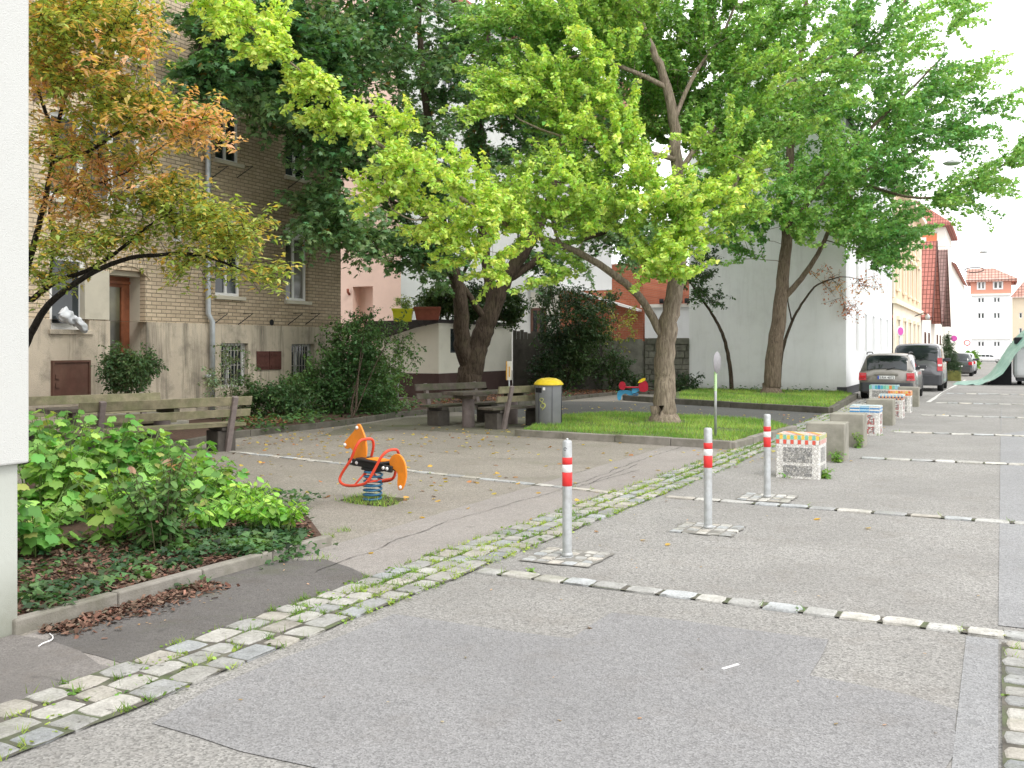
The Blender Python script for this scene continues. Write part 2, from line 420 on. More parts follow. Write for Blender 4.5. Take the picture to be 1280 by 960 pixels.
M['wood_old'] = simple('wood_old', (0.24,0.215,0.14), 0.9, 0.3, 7, bstr=0.5, bscale=50, dirt=((0.13,0.16,0.06),0.6))
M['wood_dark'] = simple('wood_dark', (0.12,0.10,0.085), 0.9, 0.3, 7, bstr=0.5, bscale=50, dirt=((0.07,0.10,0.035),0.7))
M['wood_post'] = simple('wood_post', (0.21,0.175,0.165), 0.9, 0.2, 9, bstr=0.4, bscale=50)
M['conc_post'] = simple('conc_post', (0.20,0.165,0.16), 0.9, 0.2, 6, bstr=0.4, bscale=70, dirt=((0.08,0.07,0.05),0.5))
M['conc_dark'] = simple('conc_dark', (0.09,0.08,0.07), 0.9, 0.25, 6, bstr=0.4)
M['concrete'] = simple('concrete_block', (0.31,0.295,0.25), 0.9, 0.18, 4, bstr=0.4, bscale=60, dirt=((0.13,0.13,0.09),0.6))
M['fence_wood'] = simple('fence_wood', (0.085,0.078,0.068), 0.9, 0.35, 3, bstr=0.4, dirt=((0.13,0.13,0.10),0.4))
M['fence_light'] = simple('fence_light', (0.19,0.185,0.155), 0.9, 0.35, 3, bstr=0.5, dirt=((0.07,0.09,0.05),0.5))
M['stone'] = simple('rough_stone', (0.17,0.165,0.135), 0.95, 0.4, 4, bstr=1.0, bscale=12, dirt=((0.06,0.07,0.045),0.6))
M['tyre'] = simple('tyre', (0.02,0.02,0.02), 0.85, 0.2, 12)
M['rim'] = simple('rim', (0.42,0.43,0.44), 0.35, 0.1, 12, metal=0.8)
M['taillight'] = simple('tail_light', (0.55,0.01,0.02), 0.18, 0.15, 9, spec=0.6, coat=0.6)
M['lamp_white'] = simple('lamp_white', (0.8,0.8,0.8), 0.15, 0.05, 9, spec=0.6)
M['paint_grey'] = carpaint('paint_champagne', (0.27,0.25,0.225), 0.55)
M['paint_dark'] = carpaint('paint_anthracite', (0.14,0.14,0.15), 0.55)
M['paint_silver'] = carpaint('paint_silver', (0.5,0.52,0.54), 0.5)
M['paint_white'] = carpaint('paint_white', (0.82,0.83,0.84), 0.0)
M['paint_black'] = carpaint('paint_black', (0.05,0.055,0.06), 0.3)
M['bumper'] = simple('bumper', (0.06,0.062,0.068), 0.55, 0.1, 9)
M['plate'] = simple('plate', (0.78,0.78,0.76), 0.4, 0.03, 9)
M['plate_blue'] = simple('plate_blue', (0.02,0.08,0.5), 0.4, 0.03, 9)
M['tarp'] = simple('tarp', (0.20,0.36,0.30), 0.5, 0.15, 4, bstr=0.5, bscale=8, dirt=((0.42,0.56,0.50),0.6))
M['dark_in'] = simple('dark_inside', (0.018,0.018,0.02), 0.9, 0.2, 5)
M['road_paint'] = simple('road_paint', (0.62,0.61,0.58), 0.7, 0.15, 14, dirt=((0.34,0.32,0.30),0.7))
M['bark_ginkgo'] = bark('bark_ginkgo', (0.16,0.125,0.095), (0.41,0.34,0.265), 1.0, 0.2)
M['bark_ginkgo2'] = bark('bark_ginkgo2', (0.10,0.075,0.055), (0.30,0.235,0.175), 1.0, 0.15)
M['bark_dark'] = bark('bark_dark', (0.04,0.03,0.023), (0.125,0.095,0.07), 1.0, 0.15)
M['bark_maple'] = bark('bark_maple', (0.018,0.016,0.014), (0.06,0.052,0.045), 2.0)
M['stem'] = simple('stem', (0.10,0.10,0.05), 0.8, 0.3, 15)
M['stem_green'] = simple('stem_green', (0.16,0.26,0.07), 0.7, 0.2, 15)
M['cloth'] = simple('cloth', (0.60,0.62,0.65), 0.9, 0.15, 8)
M['terracotta'] = simple('terracotta', (0.26,0.085,0.055), 0.8, 0.15, 8)
M['limebox'] = simple('lime_box', (0.62,0.66,0.03), 0.5, 0.06, 8)
M['sign_grey'] = simple('sign_back', (0.30,0.29,0.30), 0.5, 0.12, 20, metal=0.3)
M['sticker_g'] = simple('sticker_green', (0.50,0.72,0.38), 0.5, 0.05, 9)
M['sign_pink'] = simple('sign_magenta', (0.60,0.10,0.40), 0.5, 0.05, 9)
M['sign_orange'] = simple('sign_orange', (0.75,0.42,0.10), 0.5, 0.05, 9)
M['ink'] = simple('ink', (0.03,0.03,0.04), 0.6, 0.05, 9)
M['blue'] = simple('blue_panel', (0.08,0.38,0.62), 0.4, 0.08, 9)
M['crimson'] = simple('crimson_panel', (0.42,0.02,0.04), 0.4, 0.1, 9)
M['attr'] = attrmat('painted_tiles', 0.35, 0.4, 0.0, varn=0.1)
M['mosaic_white'] = voro('mosaic_white', [(0.78,0.76,0.72),(0.72,0.71,0.67),(0.8,0.79,0.76),(0.62,0.60,0.57),(0.76,0.75,0.72)], 30, (0.42,0.40,0.37))
M['mosaic_grey'] = voro('mosaic_grey', [(0.40,0.39,0.38),(0.24,0.24,0.24),(0.50,0.49,0.47),(0.33,0.32,0.30),(0.58,0.56,0.52)], 55, (0.15,0.15,0.14))
M['mosaic_red'] = voro('mosaic_red', [(0.45,0.12,0.10),(0.62,0.60,0.57),(0.25,0.22,0.22),(0.55,0.52,0.50),(0.38,0.10,0.10)], 34)
M['mulch_chip'] = attrmat('mulch_chip', 0.9, 0.1)
# ------------------------------------------------------------------ leaves (numpy)
SHAPES = {
 'fan':   [(0,0),(.50,.52),(.44,.86),(.04,.76),(-.44,.86),(-.50,.52)],
 'oval':  [(0,0),(.24,.30),(.24,.66),(0,1),(-.24,.66),(-.24,.30)],
 'maple': [(0,.0),(.42,.12),(.27,.38),(.52,.66),(.17,.66),(0,1.05),(-.17,.66),(-.52,.66),(-.27,.38),(-.42,.12)],
 'star':  [(0,.0),(.30,.18),(.20,.42),(.0,1.0),(-.20,.42),(-.30,.18)],
 'round': [(0,.1),(.30,-.02),(.52,.28),(.46,.55),(.50,.78),(.2,.86),(0,1.02),(-.2,.86),(-.50,.78),(-.46,.55),(-.52,.28),(-.30,-.02)],
 'ivy':   [(0,.08),(.34,.0),(.46,.30),(.24,.46),(.0,1.0),(-.24,.46),(-.46,.30),(-.34,.0)],
 'blade': [(-.06,0),(.06,0),(.0,1)],
 'needle':[(-.10,0),(.10,0),(.04,1),(-.04,1)],
 'chip':  [(-.22,0),(.25,.05),(.2,1),(-.18,.9)],
 'disc':  [(.5,.0),(.35,.35),(0,.5),(-.35,.35),(-.5,0),(-.35,-.35),(0,-.5),(.35,-.35)],
}
def norm(a): return a / np.maximum(np.linalg.norm(a, axis=1, keepdims=True), 1e-9)
def leaves(name, pos, nrm, dr, size, col, shape, parent=None, mat='leaf', cup=0.25, droop=0.25, kind=None):
    """one mesh of many small leaf-shaped faces; pos, nrm, dr (N,3); size (N,); col (N,3)"""
    sh = np.array(SHAPES[shape]); k = len(sh); N = len(pos)
    nrm = norm(nrm); dr = dr - nrm * np.sum(dr * nrm, axis=1, keepdims=True); dr = norm(dr)
    side = np.cross(dr, nrm)
    z = -cup * sh[:, 0]**2 * 2 - droop * sh[:, 1]**2 * 0.6
    s = size[:, None, None]
    V = pos[:, None, :] + s * (sh[None, :, 0:1] * side[:, None, :] + sh[None, :, 1:2] * dr[:, None, :] + z[None, :, None] * nrm[:, None, :])
    V = V.reshape(-1, 3).astype(np.float32)
    me = bpy.data.meshes.new(name)
    me.vertices.add(N * k); me.vertices.foreach_set('co', V.ravel())
    me.loops.add(N * k); me.loops.foreach_set('vertex_index', np.arange(N * k, dtype=np.int32))
    me.polygons.add(N); me.polygons.foreach_set('loop_start', np.arange(0, N * k, k, dtype=np.int32))
    me.update(calc_edges=True)
    at = me.attributes.new('Col', 'FLOAT_COLOR', 'POINT')
    c = np.ones((N, k, 4), np.float32); c[:, :, :3] = np.clip(col, 0, 1)[:, None, :]
    at.data.foreach_set('color', c.ravel())
    me.materials.append(M[mat])
    o = bpy.data.objects.new(name, me); COL.objects.link(o)
    if parent is not None: o.parent = parent
    if kind: o['kind'] = kind
    return o
def vnoise(p, sc, seed=0):
    """cheap smooth 3-D variation in 0..1"""
    r = np.random.default_rng(seed); o = np.zeros(len(p))
    for i in range(5):
        d = r.normal(size=3); d /= np.linalg.norm(d); ph = r.uniform(0, 6.28)
        o += np.sin(p @ d * sc * (1 + 0.45 * i) + ph)
    return np.clip(0.5 + o / 6.0, 0, 1)
def colmix(n, base, alt=None, f=None, var=0.22):
    b = np.tile(np.array(base), (n, 1))
    if alt is not None: b = b * (1 - f[:, None]) + np.array(alt)[None, :] * f[:, None]
    b = b * (1 + rng.normal(0, var, (n, 1))); b[:, 0] *= 1 + rng.normal(0, 0.12, n)
    return np.clip(b, 0.004, 0.95)

# ------------------------------------------------------------------ trees
def blob_pts(blobs):
    out = []
    for (px, py, Y, rx, ry, rd, n) in blobs:
        for _ in range(n):
            d = rng.normal(size=3); d /= np.linalg.norm(d); r = rng.uniform(0.15, 1) ** 0.5
            x, y, z = d * r
            out.append(P(px + x * rx, py + y * ry, Y + z * rd))
    return out
def make_tree(name, label, cat, limbs, targets, leaf, bk, group=None, tip=0.006, step=0.35, expo=2.35, trunk_name='trunk', crown_name='crown', flare=None, sag=0.10, sides=7):
    """limbs: [(points, r0, r1)] drawn from the ground up; targets: shoot positions the crown grows to"""
    base = Vector(limbs[0][0][0])
    root = empty(name, base, 0, label, cat, group)
    pos = []; par = []; fr = []
    for li, (pts, r0, r1) in enumerate(limbs):
        cp = crom(pts, 5); N = len(cp)
        if li == 0: prev = -1; st = 0
        else:
            A = np.array(pos); prev = int(np.argmin(((A - np.array(cp[0])) ** 2).sum(1))); st = 1
        for i in range(st, N):
            p = np.array(cp[i])
            if i > 0 and i < N - 1: p = p + rng.normal(0, 1, 3) * min(0.018, 0.05 * (r0 + r1))
            pos.append(p); par.append(prev); fr.append(r0 + (r1 - r0) * i / (N - 1)); prev = len(pos) - 1
    nl = len(pos)
    top0 = max(2, int(0.35 * 5))
    T = np.array([tuple(t) for t in targets])
    A0 = np.array(pos)
    dist = np.array([np.min(((A0 - t) ** 2).sum(1)) for t in T]); axis = A0[:12].mean(0)
    shoots = []
    arr = np.zeros((nl + len(T) * 30, 3)); arr[:nl] = A0; cnt = nl
    minz = base.z + (leaf.get('minattach', 1.2))
    ok = np.zeros(len(arr), bool); ok[:nl] = A0[:, 2] > minz
    if not ok.any(): ok[:nl] = True
    for ti in np.argsort(dist):
        t = T[ti]
        d = np.sqrt(((arr[:cnt] - t) ** 2).sum(1))
        pen = d + np.where(arr[:cnt, 2] > t[2] + 0.3, 0.6, 0) + np.where(ok[:cnt], 0, 50)
        j = int(np.argmin(pen)); a = arr[j]; L = d[j]
        n = max(2, int(L / step)); ctrl = (a + t) / 2 + np.array([0, 0, sag * L]) + rng.normal(0, 0.07 * L, 3)
        prev = j; last = a
        for q in range(1, n + 1):
            u = q / n; p = (1-u)**2 * a + 2*u*(1-u) * ctrl + u*u * t
            if q < n: p = p + rng.normal(0, 0.02, 3)
            if cnt >= len(arr): break
            arr[cnt] = p; ok[cnt] = True; pos.append(p); par.append(prev); fr.append(0); prev = cnt; cnt += 1
            if q == n - 1: last = p
        shoots.append((last, t, L))
    n = len(pos); rad = np.zeros(n); kids = [[] for _ in range(n)]
    for i in range(n):
        if par[i] >= 0: kids[par[i]].append(i)
    for i in range(n - 1, -1, -1):
        if not kids[i]: rad[i] = tip
        else: rad[i] = (sum(rad[k] ** expo for k in kids[i])) ** (1 / expo)
    for i in range(nl): rad[i] = max(fr[i], min(rad[i], fr[i] * 1.25))
    for i in range(nl, n):
        rad[i] = min(rad[i], max(tip, rad[par[i]] * 0.8))
    mb = MB()
    starts = [(0, [])]
    pos = [Vector(p) for p in pos]
    stack = [(0, -1)]
    while stack:
        i, frm = stack.pop()
        chain = [frm, i] if frm >= 0 else [i]
        while kids[chain[-1]]:
            ks = sorted(kids[chain[-1]], key=lambda k: -rad[k] if k >= nl else -rad[k] - 10)
            for k in ks[1:]: stack.append((k, chain[-1]))
            chain.append(ks[0])
        if len(chain) < 2: continue
        rr = [rad[c] for c in chain]
        if frm >= 0: rr[0] = min(rr[0], rr[1] * 1.15)
        pp = [pos[c] - base for c in chain]
        if frm < 0 and flare:   # widen the foot of the trunk
            p0 = pp[0]; ext = []; er = []
            for (z, k) in flare:
                ext.append(p0 + (pp[1] - p0).normalized() * z); er.append(rr[0] * k)
            pp = ext + pp[1:]; rr = er + rr[1:]
        big = max(rr) > 0.05
        mb.tube(pp, rr, (14 if max(rr) > 0.15 else sides) if big else 5, 0, False, False)
    tr = mb.build(trunk_name, M[bk], root, fixn=False)
    # twigs and leaves
    LP = []; LD = []
    tw = MB()
    for (a, t, L) in shoots:
        a = np.array(a); t = np.array(t); d = t - a; d /= max(np.linalg.norm(d), 1e-6)
        for q in range(leaf['twigs']):
            if leaf.get('spray'):
                ow = t - axis; ow[2] *= .25; ow /= max(np.linalg.norm(ow), 1e-6)
                dd = ow * .75 + d * .45 + rng.normal(0, leaf['spread'], 3); s0 = t if q == 0 else a + (t - a) * rng.uniform(.1, 1)
            elif q == 0: dd = d.copy(); s0 = t
            else:
                dd = d * leaf.get('fwd', 0.7) + rng.normal(0, leaf.get('spread', 0.55), 3); s0 = a + (t - a) * rng.uniform(0.1, 1.0)
            dd[2] += leaf.get('lift', 0.15); dd /= np.linalg.norm(dd)
            Lq = leaf['len'] * rng.uniform(0.6, 1.25) * (leaf['lenf'](s0) if 'lenf' in leaf else 1.0)
            m = max(2, int(Lq / leaf['gap']))
            u = (np.arange(m) + rng.uniform(0, 1, m)) / m
            droop = leaf.get('droop', 0.12)
            c = s0[None] + dd[None] * (u * Lq)[:, None]; c[:, 2] -= droop * (u * Lq) ** 2
            e = s0 + dd * Lq; e[2] -= droop * Lq ** 2; mid = s0 + dd * Lq * .5; mid[2] -= droop * Lq ** 2 * .25
            tw.tube([Vector(s0) - base, Vector(mid) - base, Vector(e) - base], [tip, tip * .8, tip * .5], 3, 0, False, False)
            c = np.repeat(c, leaf['per'], axis=0)
            LP.append(c); LD.append(np.repeat(dd[None], len(c), 0))
    tw.build('twigs', M[bk], root, fixn=False)
    LP = np.concatenate(LP); LD = np.concatenate(LD); N = len(LP)
    off = norm(rng.normal(size=(N, 3)))
    off = off - LD * np.sum(off * LD, axis=1, keepdims=True) * 0.5
    rr = leaf['rad'] * rng.uniform(0.25, 1.0, N)[:, None]
    pos_ = LP + off * rr
    nr = off * leaf.get('nout', 0.6) + rng.normal(0, 0.45, (N, 3)); nr[:, 2] += leaf.get('nup', 0.9)
    drn = off + rng.normal(0, 0.5, (N, 3)); drn[:, 2] -= leaf.get('hang', 0.3)
    size = leaf['size'] * rng.uniform(0.5, 1.3, N)
    col = leaf['col'](pos_, N)
    leaves(crown_name, pos_ - np.array(base), nr, drn, size, col, leaf['shape'], root)
    return root

# ------------------------------------------------------------------ ground
NSH = [0]
def sheet(name, poly, z, mat, jit=0.0, seg=0.25, parent=None, kind='structure', thick=0.0):
    NSH[0] += 1; z += NSH[0] * 0.00006; pts = []
    n = len(poly)
    for i in range(n):
        a = Vector(poly[i][:2]); b = Vector(poly[(i+1) % n][:2]); L = (b - a).length
        m = max(1, int(L / seg)) if jit > 0 else max(1, int(L / 6.0))
        for q in range(m):
            p = a + (b - a) * (q / m)
            if jit > 0 and q > 0: p = p + Vector((random.gauss(0, jit), random.gauss(0, jit)))
            pts.append(p)
    mb = MB(); mb.add([(p.x, p.y, z + zg(p.y)) for p in pts], [tuple(range(len(pts)))])
    o = mb.build(name, M[mat] if isinstance(mat, str) else mat, parent, fixn=False)
    if kind: o['kind'] = kind
    o.data.polygons.foreach_get
    # make sure it faces up
    if o.data.polygons[0].normal.z < 0: o.data.flip_normals()
    return o
def g2(px, py): v = G(px, py); return (v.x, v.y)
# base ground to the horizon
mb = MB(); ys = [-40, 0, 20, 40, 80, 120, 160, 200, 300, 900]
vs = []
for y in ys: vs += [(-500, y, zg(y)), (500, y, zg(y))]
mb.add(vs, [(2*i, 2*i+1, 2*i+3, 2*i+2) for i in range(len(ys)-1)])
gr = mb.build('ground', M['asph_street'], fixn=False); gr['kind'] = 'structure'
sheet('playground_surface', [(-5.0, 3.9), (-5.0, 36.5), (-16.0, 36.5), (-16.0, 3.9)], 0.004, 'asph_play')
sheet('pavement', [(-5.02, -4), (-4.08, -4), (-3.80, 12), (-3.85, 36.5), (-4.75, 36.5), (-4.98, 20)], 0.006, 'asph_walk', 0.006)
# the wedge of old asphalt at the lower left
sheet('pavement_patch', [g2(60,800), g2(190,845), g2(330,788), g2(440,740), g2(462,722), g2(405,700), g2(330,705), g2(200,745)], 0.0085, asphalt('asphalt_wet', (0.155,0.145,0.138), 0.5, 0.75, gscale=130, moss=0.3), 0.02)
sheet('pavement_patch', [(-5.08, -3.5), (-4.16, -3.5), (-4.14, 2.9), g2(182,843), g2(62,802), (-5.08, 3.9)], 0.0085, asphalt('asphalt_stained', (0.24,0.222,0.21), 0.6, 0.8, gscale=110, moss=0.25), 0.02)
sheet('road_patch', [g2(190,905), g2(262,862), g2(492,768), g2(560,778), g2(640,790), g2(715,799), g2(765,766), g2(900,783), g2(1036,800), g2(1012,845), g2(1130,868), (-0.17, 4.98), (-0.17, 1.2), g2(700,1300), g2(400,962), g2(300,940)], 0.004, 'asph_patch', 0.014)
sheet('mossy_shade_ground', [g2(395,546), g2(430,534), g2(505,523), g2(600,519), g2(690,516), g2(646,546), g2(575,541), g2(500,537)], 0.0065, asphalt('asphalt_mossy_shade', (0.20,0.19,0.145), 0.6, 0.5, moss=0.75), 0.03)  # mossy asphalt, its base also darkened for the dark tree's shadow
for (p_, q_) in ((g2(395,718), g2(560,652)), (g2(560,652), g2(800,588)), (g2(655,662), g2(770,612)), (g2(700,618), g2(800,581)), (g2(860,556), g2(700,612)), (g2(60,850), g2(150,870)), (g2(480,560), g2(640,575))):
    a_ = Vector(p_); b_ = Vector(q_); d_ = (b_-a_); L_ = d_.length; d_.normalize(); n_ = Vector((-d_.y, d_.x)); k_ = max(3, int(L_/.09)); off_ = 0; vs_ = []
    for q in range(k_+1):
        off_ = off_*.8 + random.gauss(0,.010); c_ = a_ + d_*(L_*q/k_) + n_*off_; w_ = random.uniform(.0015,.0055)*(1 if 0<q<k_ else .2)
        vs_ += [(c_.x+n_.x*w_, c_.y+n_.y*w_, .0125), (c_.x-n_.x*w_, c_.y-n_.y*w_, .0125)]
    ck_ = MB().add(vs_, [(2*q, 2*q+1, 2*q+3, 2*q+2) for q in range(k_)]).build('crack', M['asph_seam'], fixn=False); ck_['kind'] = 'structure'
    if ck_.data.polygons[0].normal.z < 0: ck_.data.flip_normals()
sheet('road_joint', [(-0.165, 1.2), (0.0, 1.2), (0.0, 6.28), (-0.165, 6.28)], 0.004, 'asph_right', 0.0)
sheet('road_right_lane', [(0.0, 6.6), (7.0, 6.6), (7.0, 200), (0.35, 200), (0.25, 60), (0.05, 26)], 0.004, 'asph_right', 0.0)
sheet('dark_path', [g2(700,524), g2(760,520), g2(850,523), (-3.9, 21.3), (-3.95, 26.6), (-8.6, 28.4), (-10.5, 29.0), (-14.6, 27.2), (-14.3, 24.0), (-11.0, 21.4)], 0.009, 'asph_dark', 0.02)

def quadstones(lines, name, z=0.0, tilt=0.004, cols=None, bright=1.0):
    """cobbles with rounded tops; lines = list of (centre, along(2D unit), la, lw)"""
    mb = MB(); C = []
    for (c, a, la, lw) in lines:
        a = Vector(a).normalized(); b = Vector((-a.y, a.x))
        g = random.choice([(0.37,0.365,0.35),(0.33,0.345,0.36),(0.41,0.40,0.38),(0.36,0.36,0.355),(0.30,0.305,0.31),(0.38,0.36,0.33)])
        k = random.uniform(0.82, 1.15) * bright; g = tuple(min(1, x*k) for x in g)
        corners = []
        for (i, j) in ((-1,-1),(0,-1.04),(1,-1),(1.04,0),(1,1),(0,1.04),(-1,1),(-1.04,0)):
            e = 0.955 if abs(i)==1 and abs(j)==1 else 0.985
            corners.append(Vector(c) + a*(i*e*la/2 + random.gauss(0, .005)) + b*(j*e*lw/2 + random.gauss(0, .005)))
        cz = zg(c[1]) + z; cc = Vector(c); dz = random.uniform(-.003, .003)
        v = [(p.x, p.y, cz + 0.001) for p in corners] + [(cc.x+(p.x-cc.x)*.97, cc.y+(p.y-cc.y)*.97, cz+.013+dz) for p in corners] + \
            [(cc.x+(p.x-cc.x)*.90, cc.y+(p.y-cc.y)*.90, cz+.018+dz+random.gauss(0,.001)) for p in corners]
        f = [(i, (i+1)%8, 8+(i+1)%8, 8+i) for i in range(8)] + [(8+i, 8+(i+1)%8, 16+(i+1)%8, 16+i) for i in range(8)] + [tuple(range(16, 24))]
        mb.add(v, f, 0, False); C += [g]*8 + [mul(g,0.8)]*0 + [g]*16
    o = mb.build(name, M['cobble'], fixn=False)
    at = o.data.attributes.new('Col', 'FLOAT_COLOR', 'POINT')
    arr = np.ones((len(C), 4), np.float32); arr[:, :3] = np.array(C); at.data.foreach_set('color', arr.ravel())
    o['kind'] = 'structure'
    return o
def gx(s):    # centre line of the gutter
    return float(np.interp(s, [-4, 3, 7, 14, 22, 40], [-3.92, -3.84, -3.75, -3.60, -3.62, -3.7]))
tufts = []   # weed positions
L = []
for r in (-1, 0, 1):
    s = -3.0 + random.uniform(0, .2)
    while s < 37:
        la = random.uniform(0.14, 0.26)
        w = 0.172 if r else 0.168
        if s > 14: w *= 0.85
        L.append(((gx(s) + r*w*1.1 + random.gauss(0,.010), s + la/2), (random.gauss(0,.03), 1), la, w * random.uniform(.86,1.02)))
        s += la + random.uniform(0.012, 0.03)
        if s > 1.5 and s < 30:
            for _ in range(3 if 5 < s < 18 else 1): tufts.append((gx(s)+r*w*1.1+random.uniform(-.09,.09), s-0.015, random.random()))
        if s > 1.5 and s < 26:
            for _ in range(8 if 5 < s < 18 else 3):
                if random.random() < 0.75: tufts.append((gx(s)+(r+random.choice([-.5,.5]))*w*1.1, s-random.uniform(0,.2), random.random()))
quadstones(L, 'cobble_gutter')
sheet('gutter_joints', [(gx(s)-(0.275 if s<14 else .235), s) for s in range(-3, 37, 2)] + [(gx(s)+(0.275 if s<14 else .235), s) for s in range(36, -4, -2)], 0.0105, simple('joint_soil', (0.11,0.10,0.085), 0.95, 0.4, 9, bstr=0.5, dirt=((0.11,0.17,0.05),0.65)), 0.012)
def cobble_line(name, a, b, la=0.22, lw=0.15, weeds=0.2, bright=1.25):
    a = Vector(a); b = Vector(b); d = (b-a); n = d.length; d.normalize(); t = 0; LL = []
    while t < n:
        l = la*random.uniform(.82,1.15)
        c = a + d*(t + l/2)
        LL.append(((c.x, c.y + random.gauss(0,.006)), (d.x, d.y), l, lw*random.uniform(.92,1.05)))
        t += l + random.uniform(.012,.032)
        if random.random() < weeds: tufts.append((c.x + d.x*l/2, c.y + random.uniform(-.08,.08), random.random()*.6))
    o = quadstones(LL, name, bright=bright)
    p = Vector((-d.y, d.x))*lw*.47
    sheet(name + '_joint', [tuple(a+p), tuple(a-p), tuple(b-p), tuple(b+p)], 0.0105, bpy.data.materials['joint_soil'], 0.004)
cobble_line('cross_gutter', (-3.45, 6.55), (0.0, 6.38), 0.225, 0.15, 0.5)
cobble_line('cross_gutter', (0.02, 6.40), (7.0, 6.15), 0.24, 0.15)
cobble_line('cross_gutter', (-3.30, 10.68), (6.0, 10.25), 0.30, 0.14, .3)
cobble_line('cross_gutter', (-1.85, 15.75), (6.5, 15.9), 0.32, 0.19, .1, 1.45)
cobble_line('cross_gutter', (-1.85, 20.9), (6.5, 21.0), 0.32, 0.19, .1, 1.45)
cobble_line('cross_gutter', (-1.7, 26.4), (6.5, 26.4), 0.32, 0.19, 0, 1.45)
cobble_line('cross_gutter', (-1.7, 32.6), (6.5, 32.6), 0.32, 0.22, 0, 1.45)
cobble_line('cross_gutter', (-1.7, 39.5), (6.5, 39.5), 0.32, 0.24, 0, 1.45)
cobble_line('play_line', (-10.95, 12.3), (-4.2, 10.75), 0.26, 0.12, .1)
# longitudinal cobbles on the right, long side across the street
LL = []
s = 0.2
while s < 6.2:
    for q, xx in enumerate((0.02, 0.33)):
        l = random.uniform(.13,.16)
        LL.append(((xx + 0.145 + random.gauss(0,.004), s + l/2), (1, 0), 0.29*random.uniform(.94,1.0), l*random.uniform(.9,1)))
    s += l + random.uniform(.015,.03)
    if random.random() < .5: tufts.append((random.uniform(.02,.2), s-.01, random.random()*.7))
quadstones(LL, 'road_gutter')
sheet('road_gutter_joint', [(0.015,0.2),(0.63,0.2),(0.63,6.2),(0.015,6.2)], 0.0105, bpy.data.materials['joint_soil'], 0.0)

# small setts round the bollards
BOL = [G(709,697), G(885,662), G(959,623)]
LL = []
for bi, b in enumerate(BOL):
    for i in range(5):
        for j in range(5):
            LL.append(((b.x + (i-2)*.112 + random.gauss(0,.003), b.y + (j-2)*.112 + random.gauss(0,.003)), (1,0), .098, .098))
quadstones(LL, 'bollard_setts', z=-.007, bright=1.25)
for b in BOL:
    sheet('sett_bed', [(b.x-.29,b.y-.29),(b.x+.29,b.y-.29),(b.x+.29,b.y+.29),(b.x-.29,b.y+.29)], 0.0075, 'sett_bed', .012, .08)

def kerb(path, w, h, mat, L=1.0, z0=0.0, gap=0.012, bev=0.012):
    mb = MB()
    for a, b in zip(path[:-1], path[1:]):
        a = Vector(a).to_3d() if len(a) == 2 else Vector(a); b = Vector(b).to_3d() if len(b) == 2 else Vector(b)
        d = b - a; n = max(1, round(d.length / L)); dn = d.normalized()
        for i in range(n):
            p = a + d*(i/n) + dn*gap/2; q = a + d*((i+1)/n) - dn*gap/2
            dz = random.gauss(0, .005)
            o1 = Vector((0, 0, z0 + (h - 0.1)/2 + dz)); 
            mb.bar(p + o1, q + o1 + Vector((0,0,random.gauss(0,.003))), w, h + 0.1, 0)
    o = mb.build('kerb', M[mat], None, bev); o['kind'] = 'structure'
    return o
# near plant bed
BED = [(-5.15, 3.9), (-5.10, 6.85), g2(385,655), g2(335,628), g2(270,602), g2(160,580), g2(40,568)]
kerb([(-5.10, 3.9), (-5.04, 6.85)], 0.085, 0.09, 'kerb', 0.78)
sheet('bed_soil', BED, 0.07, 'mulch', 0.0)
sheet('bed_soil_edge', [(-5.15, 3.9), (-5.10, 6.85), (-6.2, 8.2), (-8.2, 11.3), (-9.5, 11.0), (-9.5, 3.9)], 0.105, 'mulch', 0.0) if False else None
# lawns
K1 = [g2(645,545), g2(915,562), g2(993,540)]
kerb(K1, 0.12, 0.13, 'kerb', 1.0)
lawn1 = [g2(645,545), g2(915,562), g2(993,540), g2(968,531), g2(850,523), g2(760,520), g2(700,524)]
sheet('lawn', lawn1, 0.10, 'lawn', 0.0)
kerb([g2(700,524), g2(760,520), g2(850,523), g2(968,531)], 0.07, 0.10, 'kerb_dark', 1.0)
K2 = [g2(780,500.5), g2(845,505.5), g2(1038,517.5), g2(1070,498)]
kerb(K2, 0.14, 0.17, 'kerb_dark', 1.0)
lawn2 = [g2(845,505.5), g2(1038,517.5), g2(1070,498), (-4.9, 36.4), (-10.0, 36.4), g2(845,495)]
sheet('lawn', lawn2, 0.14, 'lawn', 0.0)
# back beds behind the play area
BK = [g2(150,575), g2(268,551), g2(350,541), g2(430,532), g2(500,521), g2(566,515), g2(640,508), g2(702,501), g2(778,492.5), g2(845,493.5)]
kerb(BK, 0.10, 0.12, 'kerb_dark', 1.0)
sheet('bed_soil', BK + [(-10.0, 36.4), (-16.7, 36.4), (-16.7, 8.0), (-13.0, 8.0)], 0.09, 'mulch', 0.0)
# parking line
a = Vector((-1.92, 32.8)); b = Vector((-1.62, 60.0))
sheet('parking_line', [(a.x-.06,a.y),(a.x+.06,a.y),(b.x+.06,b.y),(b.x-.06,b.y)], 0.007, 'road_paint')

